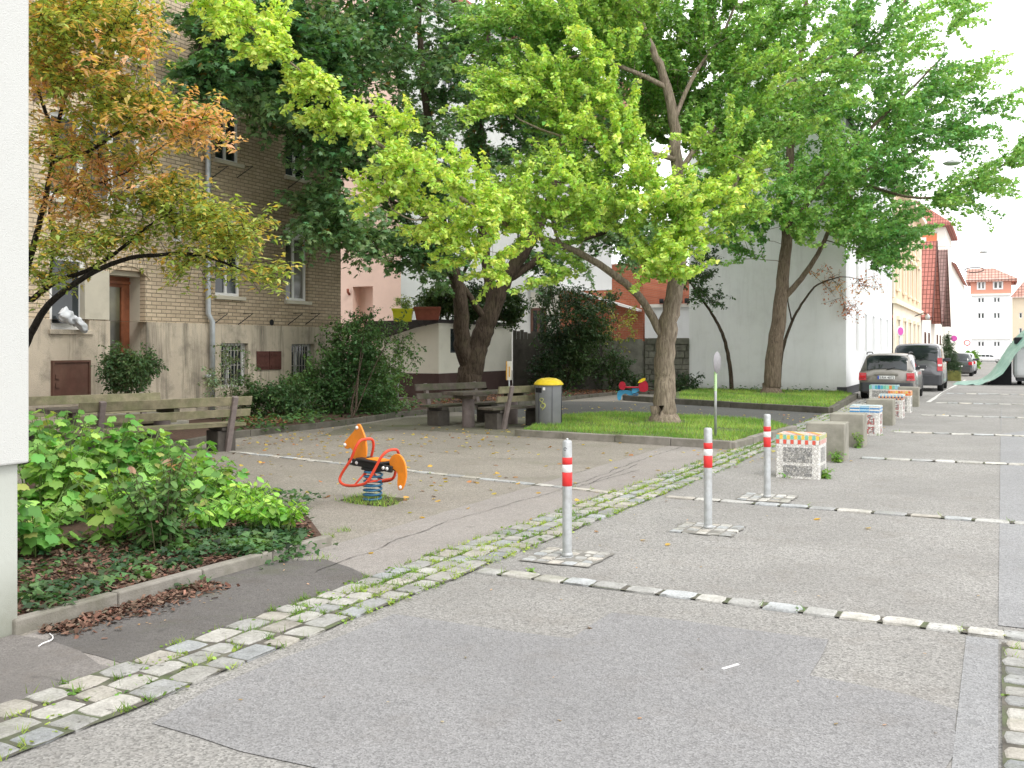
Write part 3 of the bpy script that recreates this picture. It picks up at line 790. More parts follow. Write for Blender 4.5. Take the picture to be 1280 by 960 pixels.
# ------------------------------------------------------------------ buildings
def wall(mb, axis, c, u0, u1, z0, z1, holes, rev, mi=0, rmi=None):
    """flat wall in the plane axis=c with rectangular holes and reveals going to c+rev; u runs along the wall"""
    rmi = mi if rmi is None else rmi
    hs = [(max(u0,a), min(u1,b), max(z0,p), min(z1,q)) for (a,b,p,q) in holes if b > u0 and a < u1 and q > z0 and p < z1]
    us = sorted(set([u0,u1] + [h[0] for h in hs] + [h[1] for h in hs])); zs = sorted(set([z0,z1] + [h[2] for h in hs] + [h[3] for h in hs]))
    def pt(u, z, d=0.0): return (c+d, u, z) if axis == 'x' else (u, c+d, z)
    for i in range(len(us)-1):
        for j in range(len(zs)-1):
            a, b, p, q = us[i], us[i+1], zs[j], zs[j+1]; mu, mz = (a+b)/2, (p+q)/2
            if any(h[0] < mu < h[1] and h[2] < mz < h[3] for h in hs): continue
            mb.add([pt(a,p), pt(b,p), pt(b,q), pt(a,q)], [(0,1,2,3)], mi)
    for (a,b,p,q) in hs:
        for e in (((a,p),(a,q)), ((b,p),(b,q))): mb.add([pt(*e[0]), pt(*e[1]), pt(*e[1],rev), pt(*e[0],rev)], [(0,1,2,3)], rmi)
        if q < z1 - 1e-6: mb.add([pt(a,q), pt(b,q), pt(b,q,rev), pt(a,q,rev)], [(0,1,2,3)], rmi)
        if p > z0 + 1e-6: mb.add([pt(a,p), pt(b,p), pt(b,p,rev), pt(a,p,rev)], [(0,1,2,3)], rmi)
    return mb
def window(parent, axis, c, a, b, p, q, rev, mull=(), fw=0.07, frame='white_frame', glass='glass', box=0.0, sill=None, transom=None):
    """rev: signed offset from the wall face to the window plane; frame > pane, shutter box, sill"""
    s = 1 if rev > 0 else -1; d0 = c + rev - s*0.05; d1 = c + rev + s*0.02
    def bx(mb, u0, u1, z0, z1, x0, x1, mi=0):
        lo, hi = min(x0,x1), max(x0,x1)
        if axis == 'x': mb.box(lo, hi, u0, u1, z0, z1, mi)
        else: mb.box(u0, u1, lo, hi, z0, z1, mi)
    mb = MB(); q2 = q - box
    bx(mb, a, a+fw, p, q2, d0, d1); bx(mb, b-fw, b, p, q2, d0, d1)
    bx(mb, a+fw, b-fw, p, p+fw, d0, d1); bx(mb, a+fw, b-fw, q2-fw, q2, d0, d1)
    for m in mull:
        u = a + (b-a)*m; bx(mb, u-fw*.55, u+fw*.55, p+fw, q2-fw, d0+s*.003, d1)
    if transom: bx(mb, a+fw, b-fw, p+(q2-p)*transom-fw*.4, p+(q2-p)*transom+fw*.4, d0+s*.004, d1)
    w = mb.build('window', M[frame], parent, 0.006)
    mb = MB(); bx(mb, a+fw*.5, b-fw*.5, p+fw*.5, q2-fw*.5, c+rev-s*0.01, c+rev)
    mb.build('pane', M[glass], w)
    if box > 0:
        mb = MB(); n = max(2, int(box/.05))
        for i in range(n): bx(mb, a, b, q2+box*i/n+.003, q2+box*(i+1)/n-.003, d0+s*.01, d1)
        mb.build('shutter_box', M[frame], w)
    if sill:
        mb = MB(); bx(mb, a-.06, b+.06, p-.09, p-.002, c+rev-s*.02, c-s*.09)
        mb.build('sill', M[sill], w, 0.008)
    return w

# --- near building at the left edge
nb = empty('plastered_building', (-6, 0, 0), 0, 'white rough plastered house corner at the left edge, with a greenish base below its ledge', 'building')
def par(o, root):   # keep world position when parenting to a root at root.location
    o.parent = root; o.location = Vector(o.location) - root.location; return o
mb = MB(); mb.box(-14, -5.045, -8, 3.985, 0.985, 13, 0)
par(mb.build('wall', M['stucco_white'], None, 0.012), nb)
mb = MB(); mb.box(-14, -5.09, -8, 3.94, -0.05, 0.98, 0)
par(mb.build('base_wall', M['stucco_green']), nb)

# --- tan brick tenement (front on the play area in the plane x = -15.8)
V = -15.8
bt = empty('brick_tenement', (V, 14, 0), 0, 'old tan brick tenement with rough plastered base, windows and brown door facing the playground', 'building')
def W(px0, px1, py0, py1):
    pm = (px0+px1)/2
    a = PV(px0, 0, V)[0]; b = PV(px1, 0, V)[0]
    return (a, b, PV(pm, py1, V)[1], PV(pm, py0, V)[1])
S0 = 8.0; S1 = PV(426, 0, V)[0]
zp = PV(230, 404, V)[1]     # top of plaster base
dy = PV(370,223,V)[1] - PV(370,376,V)[1]    # storey height on the right
wins = {
 'tri_mid': W(62,178,150,255), 'tri_top': W(90,180,-60,66),
 'ground': W(62,110,318,412), 'small_up': W(219,236,112,156), 'wc': W(217,230,262,302),
 'mid_e': W(269,300,118,202), 'mid_f': W(357,385,140,223), 'low_h': W(269,302,272,370), 'low_i': W(357,385,285,376),
 'base_1': W(275,309,429,484), 'base_2': W(363,391,430,484)}
door = W(136,182,338,475)
a, b, p, q = wins['mid_e']; wins['up_e'] = (a, b, p+dy, q+dy); wins['up_e2'] = (a, b, p+2*dy, q+2*dy)
a, b, p, q = wins['mid_f']; wins['up_f'] = (a, b, p+dy, q+dy)
hat = W(64,107,453,497); shut = W(319,349,439,462)
mb = MB(); holes = [w for w in wins.values()] + [door]
wall(mb, 'x', V, S0, S1, zp, 15.0, holes, -0.16)
mb.add([(V, S1, zp), (V-10, S1, zp), (V-10, S1, 15), (V, S1, 15)], [(0,1,2,3)])
mb.add([(V, S0, zp), (V-10, S0, zp), (V-10, S0, 15), (V, S0, 15)], [(0,1,2,3)])
par(mb.build('wall', M['brick_tan'], None, 0, fixn=False), bt)
mb = MB(); wall(mb, 'x', V+0.035, S0, S1+.03, -0.1, zp, holes, -0.195)
mb.add([(V+.035, S0, zp), (V+.035, S1+.03, zp), (V-.2, S1+.03, zp), (V-.2, S0, zp)], [(0,1,2,3)])
mb.add([(V+.035, S1+.03, -.1), (V-10, S1+.03, -.1), (V-10, S1+.03, zp), (V+.035, S1+.03, zp)], [(0,1,2,3)])
par(mb.build('plaster_base', M['plaster_old'], None, 0, fixn=False), bt)
mb = MB(); mb.box(V-10.2, V+.45, S0-.2, S1+.3, 15.0, 15.3); par(mb.build('roof', M['roof_grey']), bt)
def bwin(k, **kw): par(window(None, 'x', V, *wins[k], -0.13, **kw), bt)
bwin('tri_mid', mull=(.34,.67), sill='stone_jamb', fw=.1, glass='curtain_glass'); bwin('tri_top', mull=(.34,.67), sill='stone_jamb', fw=.1)
bwin('ground', sill='plaster_old', fw=.12)
bwin('small_up', sill='stone_jamb', fw=.06); bwin('wc', sill=None, fw=.06)
for k in ('mid_e','mid_f','up_e','up_f','up_e2'): bwin(k, sill='stone_jamb', mull=(.5,), fw=.06)
bwin('low_h', sill='stone_jamb', mull=(.5,), box=.25, fw=.07); bwin('low_i', sill='stone_jamb', mull=(.45,), box=.22, fw=.07, glass='curtain_glass')
for k in ('base_1','base_2'):
    w = window(None, 'x', V, *wins[k], -0.15, mull=(.4,), fw=.06); par(w, bt)
    a, b, p, q = wins[k]; mb = MB(); n = 8
    for i in range(n): u = a + (b-a)*(i+.5)/n; mb.tube([(V-.04,u,p),(V-.04,u,q)], .012, 5)
    for i in range(3): z = p + (q-p)*(i+.5)/3; mb.tube([(V-.055,a,z),(V-.055,b,z)], .010, 5)
    mb.build('grille', M['grille'], w, loc=None)
# arch band over the triple window, door arch, jambs
mb = MB()
a, b, p, q = wins['tri_mid']
arc = []
for i in range(13):
    t = i/12; u = a-.35 + (b-a+.7)*t; arc.append((u, q + .06 + .55*math.sin(PI*t)))
poly = arc + [(u, z+.24) for (u, z) in reversed(arc)]
for i in range(12):
    n = len(poly); mb.prism([poly[i], poly[i+1], poly[n-2-i], poly[n-1-i]], V-.01, V+.04, 'x')
par(mb.build('window_arch', simple('sandstone_arch', (0.15,0.10,0.09), .9, .2, 5, bstr=.4)), bt)
a, b, p, q = door
dr = MB(); da, db = a+.02, a+(b-a)*.72
par(MB().box(V-.50, V-.45, a, b, 0.2, q-.08).build('door', M['door_wood'], None, .004), bt)
dobj = [o for o in bt.children if o.name.startswith('door')][-1]
zt = q-.12; zm = 0.2 + (zt-.2)*.42
x_ = V-.44
off = Vector((V, 14, 0))
mbg = MB().box(x_, x_+.012, a+.12, b-.28, zm+.10, zt-.20); g_ = mbg.build('door_glass', M['door_glass'], dobj)
mbg = MB().box(x_, x_+.012, a+.12, b-.28, .75, zm-.10); g_ = mbg.build('lower_panel', simple('door_panel', (0.27,0.17,0.06), .5, .2, 6), dobj)
mbg = MB().box(x_, x_+.04, a+.02, b-.02, zt-.13, zt-.07).box(x_, x_+.03, a+.02, b-.02, zm-.03, zm+.03).box(x_, x_+.05, b-.27, b-.20, .2, zt-.2)
mbg.build('door_rail', M['door_wood'], dobj, .004)
mbg = MB().tube([(x_+.01, b-.16, zm-.05),(x_+.07, b-.16, zm-.05),(x_+.07, b-.26, zm-.05)], .012, 6); mbg.build('handle', M['zinc'], dobj)
# door surround: recess sides, arch and jamb
mb = MB()
mb.box(V-.5, V-.16, b-.001, b+.06, 0, q); mb.box(V-.5, V-.16, a-.06, a+.001, 0, q); mb.box(V-.5,V-.161,a,b,q-.10,q)
mb.box(V-.35, V+.05, a-.62, a-.03, zp+.02, q-.05)
par(mb.build('door_surround', M['stone_jamb']), bt)
mb = MB(); n = 12
for i in range(n):
    t0, t1 = i/n, (i+1)/n
    u0, u1 = a-.1+(b-a+.2)*t0, a-.1+(b-a+.2)*t1
    z0, z1 = q-.16+.26*math.sin(PI*t0), q-.16+.26*math.sin(PI*t1)
    mb.prism([(u0+.006,z0),(u1-.006,z1),(u1-.006,z1+.30),(u0+.006,z0+.30)], V-.05, V+.028, 'x')
par(mb.build('door_arch', M['brick_tan']), bt)
mb = MB(); mb.prism([(a-.05,q-.16)]+[(a-.05+(b-a+.1)*i/8, q-.16+.2*math.sin(PI*i/8)) for i in range(1,8)]+[(b+.05,q-.16)], V-.4, V-.06, 'x') if False else None
mb = MB(); mb.box(V-.3, V+.9, a-.3, b+.3, 0, 0.17).box(V-.3, V+.6, a-.2, b+.2, .17, .34); par(mb.build('door_step', M['concrete'], None, .01), bt)
a, b, p, q = hat
mb = MB(); mb.box(V+.03, V+.075, a, b, p, q); h_ = mb.build('metal_hatch', M['hatch'], None, .004); par(h_, bt)
mb = MB(); mb.box(V+.03, V+.10, a-.04, a, p, q+.04).box(V+.03, V+.10, b, b+.04, p, q+.04).box(V+.03, V+.10, a, b, q, q+.04).box(V+.076,V+.10,a+.02,a+.10,p+.2,p+.28).box(V+.076,V+.10,a+.02,a+.10,q-.3,q-.22)
mb.build('hatch_frame', M['hatch'], h_)
a, b, p, q = shut
mb = MB(); m_ = (a+b)/2
for (u0,u1) in ((a,m_-.012),(m_+.012,b)):
    mb.box(V+.036, V+.07, u0, u1, p, q).box(V+.07, V+.085, u0+.04, u1-.04, p+.06, p+.11).box(V+.07, V+.085, u0+.04, u1-.04, q-.11, q-.06)
par(mb.build('cellar_shutters', M['shutter_wood'], None, .003), bt)
# downpipe
u = PV(255, 0, V)[0]; u2 = PV(259,0,V)[0]; zb1 = PV(255,392,V)[1]; zb2 = PV(258,402,V)[1]
mb = MB(); mb.tube([(V+.12,u,15.2),(V+.12,u,zb1),(V+.15,u2,zb2),(V+.15,u2,0.1)], .06, 10)
pp = mb.build('downpipe', M['zinc']); par(pp, bt)
mb = MB()
for z in (1.0, 3.2, 5.2, 7.2, 9.2, 11.2): MB().tube([(V+.13,u,z),(V+.13,u,z+.06)], .068, 10).box(V, V+.08, u-.012, u+.012, z+.01, z+.04).build('clamp', M['zinc'], pp)
# brackets and vent under the first-floor windows
mb = MB()
for px in (363, 385, 268, 300):
    for (yy, k) in ((392, 0), (222 if px > 320 else 208, 0)):
        s_, z_ = PV(px, yy, V); par(MB().tube([(V, s_-.1, z_-.28),(V+.28, s_+.12, z_),(V, s_+.12, z_)], .011, 5).build('flower_box_bracket', M['iron']), bt)
s_, z_ = PV(339.5, 403, V); mb = MB(); mb.tube([(V-.02,s_,z_),(V+.012,s_,z_)], .075, 12); par(mb.build('vent', M['dark_in']), bt)
# cloth hanging on the sill
s_, z_ = PV(80, 402, V)
cl = empty('cloth_bundle', (V+.2, s_, z_), 0, 'crumpled pale grey cloth hanging over the ground-floor window sill left of the door', 'cloth')
mb = MB()
vs=[];fs=[];na,nb=26,16
for ia in range(na):
    for ib in range(nb):
        t=ia/(na-1); ph=2*PI*ib/nb; r=(.13+.05*math.sin(t*9)+.03*math.sin(ph*3+t*14)+.025*math.sin(ph*5-t*23))*math.sin(PI*min(1,max(0,t*.97+.015)))**.55
        vs.append((.7*r*math.cos(ph), -.27+.62*t+.02*math.sin(ph*4), .12-.30*t*t+r*math.sin(ph)*(1.1-.4*t)))
for ia in range(na-1):
    for ib in range(nb): fs.append((ia*nb+ib,ia*nb+(ib+1)%nb,(ia+1)*nb+(ib+1)%nb,(ia+1)*nb+ib))
mb.add(vs,fs,0,True)
mb.build('fabric', M['cloth'], cl)

# --- pink rendered house behind the shed
pk = empty('pink_house', (-22, 34, 0), 0, 'tall pink and pale grey rendered house behind the white shed', 'building')
PSs = 32.3
nx0, nx1 = PS(441,0,PSs)[0], PS(466,0,PSs)[0]; nz1 = PS(455,358,PSs)[1]; nz0 = PS(455,440,PSs)[1]
mb = MB(); wall(mb, 'y', PSs, -32, -20.4, -.05, 16, [(nx0,nx1,nz0,nz1)], .5)
mb.add([(nx0,PSs+.5,nz0),(nx1,PSs+.5,nz0),(nx1,PSs+.5,nz1),(nx0,PSs+.5,nz1)],[(0,1,2,3)])
par(mb.build('front_wall', M['pink'], fixn=False), pk)
mb = MB(); hs = [(u, u+1.0, z, z+1.6) for u in (35.5, 39.0, 42.5) for z in (5.6, 8.8, 12.0)]
wall(mb, 'x', -20.4, PSs, 46, -.05, 16, hs, -.15); par(mb.build('side_wall', M['grey_white'], fixn=False), pk)
for h_ in hs: par(window(None, 'x', -20.4, *h_, -.13, mull=(.5,)), pk)
mb = MB(); mb.box(-32,-20.1,PSs-.3,46.3,16,16.3); par(mb.build('roof', M['roof_red']), pk)
mb = MB(); s_ = PS(437,365,PSs); mb.tube([(s_[0],PSs-.01,s_[1]-.1),(s_[0],PSs-.12,s_[1]),(s_[0],PSs-.12,s_[1]+.12)], .05, 8); par(mb.build('wall_lamp', M['terracotta']), pk)

# --- white shed with dark base
SV, SS0, SS1 = -16.6, 28.6, 34.1
sh = empty('garden_shed', (-17.8, 31, 0), 0, 'low white shed with dark brown base band and plants on its flat roof', 'shed')
zt_ = P(548,403,33).z
wz0 = PV(573,388,SV); wz1 = PV(563,0,SV)[0], PV(578,0,SV)[0]
hw = (wz1[0], wz1[1], PV(570,441,SV)[1], PV(570,411,SV)[1])
zb_ = P(548,467,33).z
mb = MB(); wall(mb, 'x', SV, SS0, SS1, zb_, zt_, [hw], -.12); 
mb.add([(SV,SS0,zb_),(-19.0,SS0,zb_),(-19.0,SS0,zt_-.45),(SV,SS0,zt_)],[(0,1,2,3)])
mb.add([(SV,SS1,zb_),(-19.0,SS1,zb_),(-19.0,SS1,zt_-.45),(SV,SS1,zt_)],[(0,1,2,3)])
par(mb.build('wall', M['shed_white'], fixn=False), sh)
mb = MB(); mb.box(-19.02, SV+.02, SS0-.02, SS1+.02, -.05, zb_); par(mb.build('base_band', M['shed_base']), sh)
par(window(None,'x',SV,*hw,-.1,fw=.04,frame='bumper'), sh)
mb = MB(); mb.prism([(SV+.1,zt_),(SV+.1,zt_+.1),(-19.4,zt_+.06),(-19.4,zt_-.50),(-18.6,zt_-.48),(-17.4,zt_-.14)], SS0-.22, SS1+.1, 'y')
par(mb.build('roof', simple('roof_felt', (0.05,0.045,0.045), .9, .3, 6, bstr=.5)), sh)
ZR = zt_ + .1
def planter(name, label, px0, px1, py0, py1, Y, mat, d=.45):
    a = P(px0,py1,Y); b = P(px1,py1,Y); t = P(px0,py0,Y)
    o = empty(name, ((a.x+b.x)/2,(a.y+b.y)/2,a.z), math.atan2(b.y-a.y,b.x-a.x), label, 'planter', None)
    w = (b-a).length/2; h = t.z-a.z; mb = MB(); k = .82
    vs = [(-w*k,-d/2*k,0),(w*k,-d/2*k,0),(w*k,d/2*k,0),(-w*k,d/2*k,0),(-w,-d/2,h),(w,-d/2,h),(w,d/2,h),(-w,d/2,h),
          (-w*.92,-d/2*.85,h),(w*.92,-d/2*.85,h),(w*.92,d/2*.85,h),(-w*.92,d/2*.85,h),(-w*.9,-d/2*.83,h*.8),(w*.9,-d/2*.83,h*.8),(w*.9,d/2*.83,h*.8),(-w*.9,d/2*.83,h*.8)]
    fs = [(0,3,2,1),(0,1,5,4),(1,2,6,5),(2,3,7,6),(3,0,4,7)]+[(4+i,4+(i+1)%4,8+(i+1)%4,8+i) for i in range(4)]+[(8+i,8+(i+1)%4,12+(i+1)%4,12+i) for i in range(4)]+[(12,13,14,15)]
    mb.add(vs, fs); mb.build('box', M[mat], o, .008)
    mb = MB(); mb.box(-w*1.03,w*1.03,-d/2*1.06,-d/2*.97,h*.82,h*1.01); mb.build('rim', M[mat], o, .006)
    return o
planter('lime_planter', 'lime yellow plastic planter box on the left end of the shed roof', 491,516,386,402,32.4,'limebox')
planter('terracotta_planter', 'reddish brown planter box beside the lime planter on the shed roof', 518,551,384,400,32.6,'terracotta')
mb = MB(); 

# --- wooden fence then rough stone wall at the back
fA = Vector((-16.6, 34.2)); fB = Vector((P(753,0,37.9).x, P(753,0,37.9).y)); fC = Vector((P(806,0,37.8).x, P(806,0,37.8).y)); fD = Vector((-10.42, 36.62))
def board_fence(name, label, A, B, zA, zB, mat, cat='fence', bw=.14, wob=.03):
    o = empty(name, (A.x, A.y, 0), math.atan2(B.y-A.y, B.x-A.x), label, cat)
    L = (B-A).length; n = int(L/bw); mb = MB()
    for i in range(n):
        h = zA + (zB-zA)*i/n + random.gauss(0, wob); dx = random.gauss(0,.003)
        mb.box(i*bw+.002, (i+1)*bw-.002, -.012+dx*2, .012+dx*2, .03, h)
    mb.box(0, L, .0125, .0155, .03, min(zA,zB)-.06)
    mb.build('boards', M[mat], o)
    mb = MB(); zz = min(zA,zB)
    for z in (.5, zz-.35): mb.box(0, L, .016, .07, z, z+.09)
    mb.build('rail', M[mat], o)
    for i in range(int(L/2.4)+1): MB().box(min(i*2.4,L-.1), min(i*2.4,L-.1)+.09, .074, .16, 0, zz-.05).build('post', M[mat], o)
    return o
board_fence('board_fence', 'dark weathered vertical board fence right of the white shed', fA, fB, 2.32, 2.05, 'fence_wood')
board_fence('board_fence', 'paler grey vertical board fence next to the rough stone wall', fB, fC, 2.0, 1.97, 'fence_light', bw=.3)
st = empty('stone_wall', (fC.x, fC.y, 0), math.atan2(fD.y-fC.y, fD.x-fC.x), 'rough grey block wall between the board fence and the white house', 'wall')
mb = MB(); L_ = (fD-fC).length; z = 0; r_ = 0
while z < 1.95:
    hh = random.uniform(.16,.26); x = -random.uniform(0,.3)
    while x < L_:
        w_ = random.uniform(.3,.65); x0_, x1_ = max(0,x), min(L_,x+w_)
        if x1_-x0_ > .05: mb.box(x0_+.012, x1_-.012, -.12+random.uniform(-.04,.03), .15, z+.01, z+hh-.01)
        x += w_
    z += hh
mb.box(0, L_, -.06, .12, 0, z-.02)
mb.build('blocks', M['stone'], st, .02)

# --- house behind the fence: red brick below, white render above, tiled roof
bh = empty('red_brick_house', (-16, 44, 0), 0, 'red brick and white rendered house with tiled roof behind the back fence', 'building')
hs = 44.0
def X_(px): return PS(px,0,hs)[0]
mb = MB(); wall(mb,'y',hs,X_(700),X_(804),-.1,PS(770,330,hs)[1],[],.1); 
mb.add([(X_(804),hs,-.1),(X_(804),hs+9,-.1),(X_(804),hs+9,5.6),(X_(804),hs,5.6)],[(0,1,2,3)])
par(mb.build('brick_wall', M['brick_red'], fixn=False), bh)
zt2 = PS(770,330,hs)[1]
mb = MB(); wall(mb,'y',hs-.02,X_(640),X_(765),zt2-1.2,11.5,[(X_(690),X_(712),7.2,8.8),(X_(735),X_(752),7.2,8.8)],.15); par(mb.build('rendered_wall', M['wall_white'], fixn=False), bh)
mb = MB(); wall(mb,'y',hs+.01,X_(560),X_(700),-.1,zt2-1.2,[],.1); par(mb.build('lower_wall', M['cream'], fixn=False), bh)
for h_ in ((X_(690),X_(712),7.2,8.8),(X_(735),X_(752),7.2,8.8)): par(window(None,'y',hs-.02,*h_,.12,mull=(.5,)), bh)
h_ = (X_(664),X_(683),1.2,PS(670,385,hs)[1]); par(window(None,'y',hs-.06,*h_,.05,mull=(.5,),frame='hatch',fw=.12), bh)
mb = MB(); mb.add([(X_(630),hs-.5,11.5),(X_(815),hs-.5,11.5),(X_(815),hs+5,15.5),(X_(630),hs+5,15.5)],[(0,1,2,3)]).add([(X_(630),hs-.5,11.35),(X_(815),hs-.5,11.35),(X_(815),hs-.5,11.5),(X_(630),hs-.5,11.5)],[(0,1,2,3)])
par(mb.build('roof', M['roof_red'], fixn=False), bh)
mb = MB(); a_ = PS(655,345,hs-.3); b_ = PS(800,388,hs-.3); mb.bar((a_[0],hs-.3,a_[1]),(b_[0],hs-.3,b_[1]),.5,.10); par(mb.build('canopy_edge', M['white_frame']), bh)
# small white annex seen right of the ginkgo trunk
an = empty('white_annex', (-9.5, 46, 0), 0, 'small white rendered annex showing above the stone wall', 'building')
a0, a1 = PS(806,0,42)[0], PS(868,0,42)[0]; zt3 = PS(840,384,42)[1]
mb = MB(); mb.box(a0,a1+.6,42,47,-.1,zt3); par(mb.build('wall', M['wall_white']), an)
mb = MB(); mb.box(a0-.15,a1+.7,41.85,47.2,zt3,zt3+.14); par(mb.build('roof', M['cream']), an)
mb = MB()
for i in range(5): mb.cyl(a1-1.4+i*.28, 41.8, zt3+.16, zt3+.36, .10, 8)
par(mb.build('chimney_pot', M['black']), an)
# --- the row of houses down the street (fronts in the plane x = -4.8)
FV = -4.8
wh = empty('white_house', (-7.6, 45, 0), 0, 'white plain rendered house with blank side wall behind the second ginkgo', 'building')
EA = 9.7
mb = MB(); mb.add([(-10.42,36.6,-.1),(FV,36.6,-.1),(FV,36.6,EA),(-7.6,36.6,12.6),(-10.42,36.6,EA)],[(0,1,2,3,4)])
mb.add([(-10.42,36.6,-.1),(-10.42,53.4,-.1),(-10.42,53.4,EA),(-10.42,36.6,EA)],[(0,1,2,3)])
par(mb.build('side_wall', M['wall_side'], fixn=False), wh)
hol = []
for i, px in enumerate((1071.5,1082.5,1092,1101,1109)):
    s_ = PV(px,0,FV)[0]
    for z in (1.45, 4.1, 6.8): hol.append((s_-.42, s_+.42, z, z+1.55))
mb = MB(); wall(mb,'x',FV,36.6,53.4,-.1,EA,hol,-.14); par(mb.build('front_wall', M['wall_white'], fixn=False), wh)
for h_ in hol: par(window(None,'x',FV,*h_,-.11,mull=(.5,),glass='curtain_glass',fw=.06), wh)
mb = MB(); mb.add([(FV+.25,36.4,EA-.1),(FV+.25,53.5,EA-.1),(-7.6,53.5,12.75),(-7.6,36.4,12.75)],[(0,1,2,3)]).add([(-10.7,36.4,EA-.1),(-10.7,53.5,EA-.1),(-7.6,53.5,12.75),(-7.6,36.4,12.75)],[(0,1,2,3)])
mb.add([(FV+.25,36.4,EA-.3),(FV+.25,53.5,EA-.3),(FV+.25,53.5,EA-.1),(FV+.25,36.4,EA-.1)],[(0,1,2,3)])
par(mb.build('roof', M['roof_grey'], fixn=False), wh)
mb = MB(); mb.box(FV-.3, FV+.035, 36.57, 53.4, -.1, .28); par(mb.build('base_band', M['bumper']), wh)

oc = empty('ochre_house', (-8, 63, 0), 0, 'ochre plastered old house with pale window surrounds next to the white house', 'building')
hol = []
for i, px in enumerate((1121,1129,1135.5,1141,1146)):
    s_ = PV(px,0,FV)[0]
    for z, hh in ((.9, 2.2), (4.75, 2.0), (7.5, 1.5)): hol.append((s_-.5, s_+.5, z, z+hh))
mb = MB(); wall(mb,'x',FV,53.5,73.3,3.9,9.9,hol,-.2); 
par(mb.build('front_wall', M['ochre'], fixn=False), oc)
mb = MB(); wall(mb,'x',FV+.05,53.5,73.3,-.2,3.9,hol,-.25); par(mb.build('ground_floor_wall', M['ochre_light'], fixn=False), oc)
mb = MB(); mb.box(-11,FV+.22,53.45,73.4,3.9,4.15).box(-11,FV+.45,53.42,73.4,9.9,10.2).box(FV-.3,FV+.1,53.5,54.1,4.2,9.85).box(FV-.3,FV+.1,72.7,73.3,4.2,9.85)
par(mb.build('cornice', M['ochre_light']), oc)
for (a,b,p,q) in hol:
    mb = MB(); mb.box(FV+.052, FV+.12, a-.16, a-.003, p, q+.02).box(FV+.052, FV+.12, b+.003, b+.16, p, q+.02).box(FV+.052,FV+.2,a-.2,b+.2,q+.022,q+.22).box(FV+.052,FV+.16,a-.18,b+.18,p-.14,p-.003)
    par(mb.build('window_surround', M['ochre_light']), oc)
for h_ in hol: par(window(None,'x',FV,*h_,-.14,mull=(.5,),transom=.7,fw=.07), oc)
mb = MB(); mb.add([(FV+.4,53.4,10.2),(FV+.4,73.4,10.2),(-7.8,73.4,13.4),(-7.8,53.4,13.4)],[(0,1,2,3)]).add([(-7.8,53.4,13.4),(FV+.4,53.4,10.2),(-11,53.4,10.2)],[(0,1,2)])
par(mb.build('roof', M['roof_grey'], fixn=False), oc)
def gable_house(name, label, s0, s1, ze, zr, wallm, roofm, x1=FV, x0=-11.0, vm='shutter_wood'):
    o = empty(name, ((x0+x1)/2, (s0+s1)/2, 0), 0, label, 'building'); m = (s0+s1)/2
    mb = MB(); mb.add([(x1,s0,-.5),(x1,s1,-.5),(x1,s1,ze),(x1,m,zr-.25),(x1,s0,ze)],[(0,1,2,3,4)]).add([(x0,s0,-.5),(x1,s0,-.5),(x1,s0,ze),(x0,s0,ze)],[(0,1,2,3)])
    par(mb.build('wall', M[wallm], fixn=False), o)
    mb = MB()
    for (sa, za, sb, zb) in ((s0-.5, ze-.45, m, zr), (s1+.5, ze-.45, m, zr)):
        mb.add([(x0,sa,za),(x1+.7,sa,za),(x1+.7,sb,zb),(x0,sb,zb),(x0,sa,za-.18),(x1+.7,sa,za-.18),(x1+.7,sb,zb-.18),(x0,sb,zb-.18)],[(0,1,2,3),(4,7,6,5),(0,4,5,1),(1,5,6,2),(3,2,6,7),(0,3,7,4)])
    par(mb.build('roof', M[roofm]), o)
    mb = MB()
    for (sa, za, sb, zb) in ((s0-.5, ze-.45, m, zr), (s1+.5, ze-.45, m, zr)):
        mb.bar((x1+.72,sa,za-.12),(x1+.72,sb,zb-.12),.06,.34)
    par(mb.build('verge_board', M[vm]), o)
    for u in (s0+(s1-s0)*.25, s0+(s1-s0)*.65): par(window(None,'x',x1+.03,u,u+1.1,1.2,2.8,.02,mull=(.5,),frame=vm,fw=.12), o)
    return o
gable_house('gabled_house', 'small house with steep pinkish red tiled roof beyond the ochre house', 75.0, 86.0, 4.2, 9.6, 'cream', 'roof_red')
gable_house('gabled_house', 'small house with steep brown tiled roof behind the red tiled one', 90.5, 103.0, 4.3, 10.4, 'cream', 'roof_brown')
th = empty('orange_house', (-9, 118, 0), 0, 'tall orange house with cream corner and hipped red roof above the gabled roofs', 'building')
zE = 14.2
mb = MB(); hol = [(-8.6,-7.2,9.6,12.2)]
wall(mb,'y',110,-14,-5.6,-.5,zE,hol,.15); par(mb.build('wall', M['orange_wall'], fixn=False), th)
for h_ in hol: par(window(None,'y',110,*h_,.1,mull=(.5,)), th)
mb = MB(); mb.box(-5.6,FV,109.95,124,-.5,zE); mb.box(-9.1,-8.62,109.85,110.02,9.3,12.6).box(-7.18,-6.7,109.85,110.02,9.3,12.6).box(-9.2,-6.6,109.8,110.03,12.2,12.9).box(-14,-5.6,109.9,110.03,zE-.9,zE)
par(mb.build('cream_corner', M['cream']), th)
mb = MB(); e=[(-14.6,109.4,zE),(FV+.6,109.4,zE),(FV+.6,125,zE),(-14.6,125,zE),(-11,114,zE+3.8),(-8.8,114,zE+3.8),(-8.8,120,zE+3.8),(-11,120,zE+3.8)]
mb.add(e,[(0,1,5,4),(1,2,6,5),(2,3,7,6),(3,0,4,7),(4,5,6,7)]).box(-14.6,FV+.62,109.38,125.02,zE-.3,zE-.01)
par(mb.build('roof', M['roof_red'], fixn=False), th)
nw = empty('narrow_white_house', (-8,150,0), 0, 'pale narrow house front running along the street before the far crossing', 'building')
mb = MB(); hol = [(s,s+1.3,z,z+1.8) for s in (127,131,136,141,147,153,160) for z in (1.2,4.6,7.8)]
